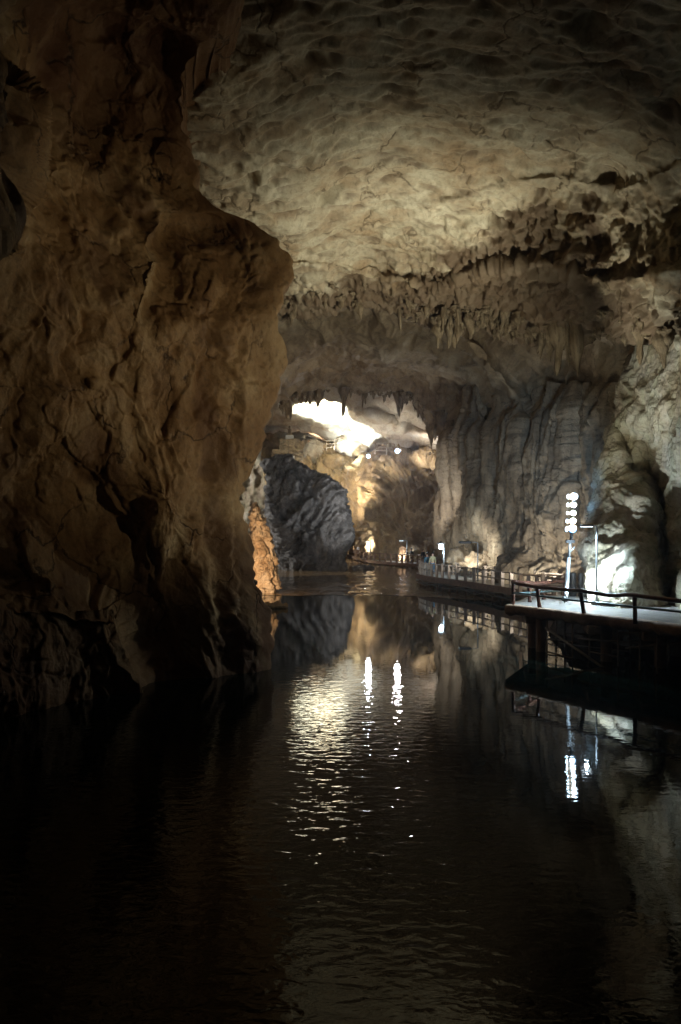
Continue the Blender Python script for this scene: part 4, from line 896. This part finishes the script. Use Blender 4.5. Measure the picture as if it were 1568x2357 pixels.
def person(loc, h, facing, label, topc, legc, hairc=(.02, .016, .014), hat=None, long_hair=False, coat=0, walk=.12, arm=.12, bag=None):
    r = empty('person', loc, facing); tag(r, label, 'person')
    k = h/1.75
    def J(x, y, z, rad): return (Vector((x*k, y*k, z*k)), rad*k)
    w = walk
    # body faces -Y; one continuous surface
    B = [J(0, 0, .95, .12), J(0, 0, 1.12, .115), J(0, 0, 1.32, .13), J(0, 0, 1.46, .06), J(0, -.01, 1.53, .052), J(0, -.015, 1.60, .082), J(0, -.01, 1.68, .085), J(0, 0, 1.735, .05),
         J(.17, 0, 1.42, .055), J(.24, .02+arm*.3, 1.15, .043), J(.25, -.08+arm*.2, .92, .033), J(.25, -.11, .85, .036), J(-.17, 0, 1.42, .055), J(-.24, .02-arm*.3, 1.15, .043), J(-.25, -.08-arm*.4, .92, .033), J(-.25, -.12-arm*.4, .85, .036),
         J(.09, 0, .86, .09), J(.10, -w, .50, .062), J(.10, -w*.6, .10, .042), J(.10, -w*.6-.12, .04, .035), J(-.09, 0, .86, .09), J(-.10, w*.5, .50, .062), J(-.10, w*1.6, .10, .042), J(-.10, w*1.6-.12, .04, .035)]
    # fingers and thumbs, short chains from the palm
    E = [(0, 1), (1, 2), (2, 3), (3, 4), (4, 5), (5, 6), (6, 7), (2, 8), (8, 9), (9, 10), (10, 11), (2, 12), (12, 13), (13, 14), (14, 15), (0, 16), (16, 17), (17, 18), (18, 19), (0, 20), (20, 21), (21, 22), (22, 23)]
    for s, hp in ((1, 11), (-1, 15)):
        hx, hy, hz = B[hp][0]/k
        for q, (dx, ln) in enumerate(((-.026, .075), (-.009, .085), (.009, .08), (.026, .065))):
            i = len(B); B.append(J(hx, hy+dx, hz-.04, .009)); B.append(J(hx-s*.02, hy+dx, hz-.04-ln, .008)); E += [(hp, i), (i, i+1)]
        i = len(B); B.append(J(hx-s*.01, hy-.045, hz-.02, .010)); B.append(J(hx-s*.02, hy-.06, hz-.06, .009)); E += [(hp, i), (i, i+1)]
    body = skin_mesh('body', B, E, SKIN, r)
    up = [0, 1, 2, 3, 8, 9, 10, 12, 13, 14]; mp_ = {a: i for i, a in enumerate(up)}
    tj = [(B[a][0], B[a][1]+.028*k) for a in up]; tj[0] = (Vector((0, 0, (.93-coat)*k)), (.15+coat*.05)*k); tj[3] = (Vector((0, 0, 1.47*k)), .075*k)
    skin_mesh('jacket', tj, [(mp_[a], mp_[b]) for a, b in E if a in mp_ and b in mp_], topc, r)
    lo = [0, 16, 17, 18, 20, 21, 22]; ml_ = {a: i for i, a in enumerate(lo)}
    skin_mesh('trousers', [(B[a][0], B[a][1]+.018*k) for a in lo], [(ml_[a], ml_[b]) for a, b in E if a in ml_ and b in ml_], legc, r)
    for a in (18, 22):
        bm = bmesh.new(); p = B[a][0]; box(bm, p+Vector((0, -.06*k, -.055*k)), (.1*k, .27*k, .09*k), bev=.025*k); bmobj('shoe', bm, M['black'], r)
    bm = bmesh.new(); bmesh.ops.create_uvsphere(bm, u_segments=14, v_segments=10, radius=.112*k); bmesh.ops.scale(bm, vec=(1, 1.08, 1.0), verts=bm.verts)
    for v in bm.verts:
        if v.co.y < -.02*k and v.co.z < .045*k: v.co.y = -.02*k+.0*v.co.y
        if long_hair and v.co.z < 0: v.co.z *= 2.6; v.co.x *= 1.05
    bmesh.ops.translate(bm, vec=(0, .012*k, 1.665*k), verts=bm.verts); bmobj('hair', bm, cloth('hair', hairc), r, smooth=True)
    bm = bmesh.new(); 
    for sx in (-.03, .03): bmesh.ops.create_uvsphere(bm, u_segments=6, v_segments=4, radius=.011*k, matrix=Matrix.Translation((sx*k, -.088*k, 1.65*k)))
    bmobj('eyes', bm, M['black'], r)
    bm = bmesh.new(); bmesh.ops.create_cone(bm, segments=6, radius1=.018*k, radius2=.006*k, depth=.045*k, cap_ends=True, matrix=Matrix.Translation((0, -.1*k, 1.625*k))); bmobj('nose', bm, SKIN, r)
    if hat:
        bm = bmesh.new(); lathe(bm, [(.125*k, 0), (.13*k, .03*k), (.11*k, .09*k), (.05*k, .125*k)], 14, (0, .005*k, 1.70*k)); box(bm, (0, -.13*k, 1.71*k), (.17*k, .12*k, .015*k)); bmobj('hat', bm, hat, r, smooth=True)
    if bag:
        bm = bmesh.new(); box(bm, (.26*k, .05*k, 1.0*k), (.1*k, .28*k, .3*k), bev=.03*k); bmobj('bag', bm, bag, r)
    return r
navy, blk, blue, olive, wht, jean = cloth('navy_cloth', (.02, .03, .06)), cloth('black_cloth', (.012, .012, .014)), cloth('blue_cloth', (.05, .16, .26)), cloth('olive_cloth', (.33, .31, .19)), cloth('white_cloth', (.75, .75, .78)), cloth('denim', (.05, .13, .22))
person(onz(983, 1319, .955), 1.62, .3, 'woman in a blue jacket with long dark hair walking beside a man', blue, blk, long_hair=True, coat=.1, bag=blk)
person(onz(996, 1321, .955), 1.74, -.25, 'man in an olive patterned jacket, dark cap and blue trousers on the walkway', olive, jean, hat=blk)
person(onz(826, 1281.5, .505), 1.72, .2, 'person in a loose white top standing at the far bend of the walkway', wht, wht)
person(onz(837, 1283.5, .505), 1.68, -.5, 'person in a dark open coat beside the white-dressed one at the far bend', navy, navy, coat=.25)
person(onz(938, 1295, .53), 1.62, 1.4, 'dark-clothed short-haired figure seen side on near the far lamp post', blk, blk, walk=.2)
person(onz(947, 1295.3, .54), 1.72, -1.2, 'bulky dark figure in a hat resting an arm on the far fence', blk, blk, hat=blk, coat=.2, arm=.5)
person(Vector((9.4, 84, .62)), 1.7, .4, 'dim figure in a bluish coat at the right end of the far group', navy, blk, coat=.2)

# ------------------------------------------------------------------ added lamp out of frame, lighting the left wall and deck edge
owl = lamp_post((16, 17, ZD), (16, 17, 5.5), (-.8, 0, 0), 'added warm lamp post out of view on the deck toward the viewer', rad=.05, head=.5, power=3300, col=(1, .83, .55), down=True, aim=(-3.5, 25, 11.5), cone=54, group=None)
lamp('SPOT', 'lamp_light', Vector((15.3, 17, 5.2)), 420, (1, .76, .5), .1, target=(8.5, 26, .6), angle=64, blend=1, parent=owl)  # second spot added in the same head for the deck edge

hz, nt, _b = newmat('cave_air'); nt.nodes.remove(_b)
pv = N(nt, 'ShaderNodeVolumePrincipled'); pv.inputs['Color'].default_value = (.80, .88, 1, 1); pv.inputs['Density'].default_value = HAZE; pv.inputs['Anisotropy'].default_value = .85
nt.links.new(pv.outputs[0], nt.nodes['Material Output'].inputs['Volume'])
bm = bmesh.new(); box(bm, (1, 68, 23.5), (124, 208, 59)); tag(bmobj('haze', bm, hz), kind='stuff')
# ------------------------------------------------------------------ sky, sun, camera
W = bpy.data.worlds.new('World'); S.world = W; W.use_nodes = True; nt = W.node_tree
sky = nt.nodes.new('ShaderNodeTexSky'); sky.sky_type = 'NISHITA'; sky.sun_disc = False
EL, AZ = math.radians(38), math.radians(-110)
sky.sun_elevation = EL; sky.sun_rotation = AZ
bg = nt.nodes['Background']; nt.links.new(sky.outputs[0], bg.inputs[0]); bg.inputs[1].default_value = .10
sl = bpy.data.lights.new('sun', 'SUN'); sl.energy = 3; sl.angle = math.radians(.5); sl.color = (1, .95, .87)
so = bpy.data.objects.new('sun', sl); C.objects.link(so)
sd = Vector((math.sin(AZ)*math.cos(EL), math.cos(AZ)*math.cos(EL), math.sin(EL))); so.rotation_euler = (-sd).to_track_quat('-Z', 'Y').to_euler(); so.location = sd*40+Vector((-20, 90, 20))
cam = bpy.data.cameras.new('camera'); co_ = bpy.data.objects.new('camera', cam); C.objects.link(co_)
co_.location = (0, 0, CH); co_.rotation_euler = (math.radians(90), 0, 0)
cam.sensor_fit = 'VERTICAL'; cam.sensor_height = 36; cam.lens = F/2357*36; cam.shift_y = (HY-1178.5)/2357; cam.clip_end = 600; cam.clip_start = .1
S.camera = co_
S.view_settings.view_transform = 'Standard'; S.view_settings.look = 'None'; S.view_settings.exposure = 0; S.view_settings.gamma = 1
cy = S.cycles; cy.use_denoising = True; cy.max_bounces = 5; cy.diffuse_bounces = 2; cy.glossy_bounces = 3; cy.transmission_bounces = 2; cy.volume_bounces = 1
cy.sample_clamp_indirect = 6; cy.use_light_tree = True; cy.caustics_reflective = False
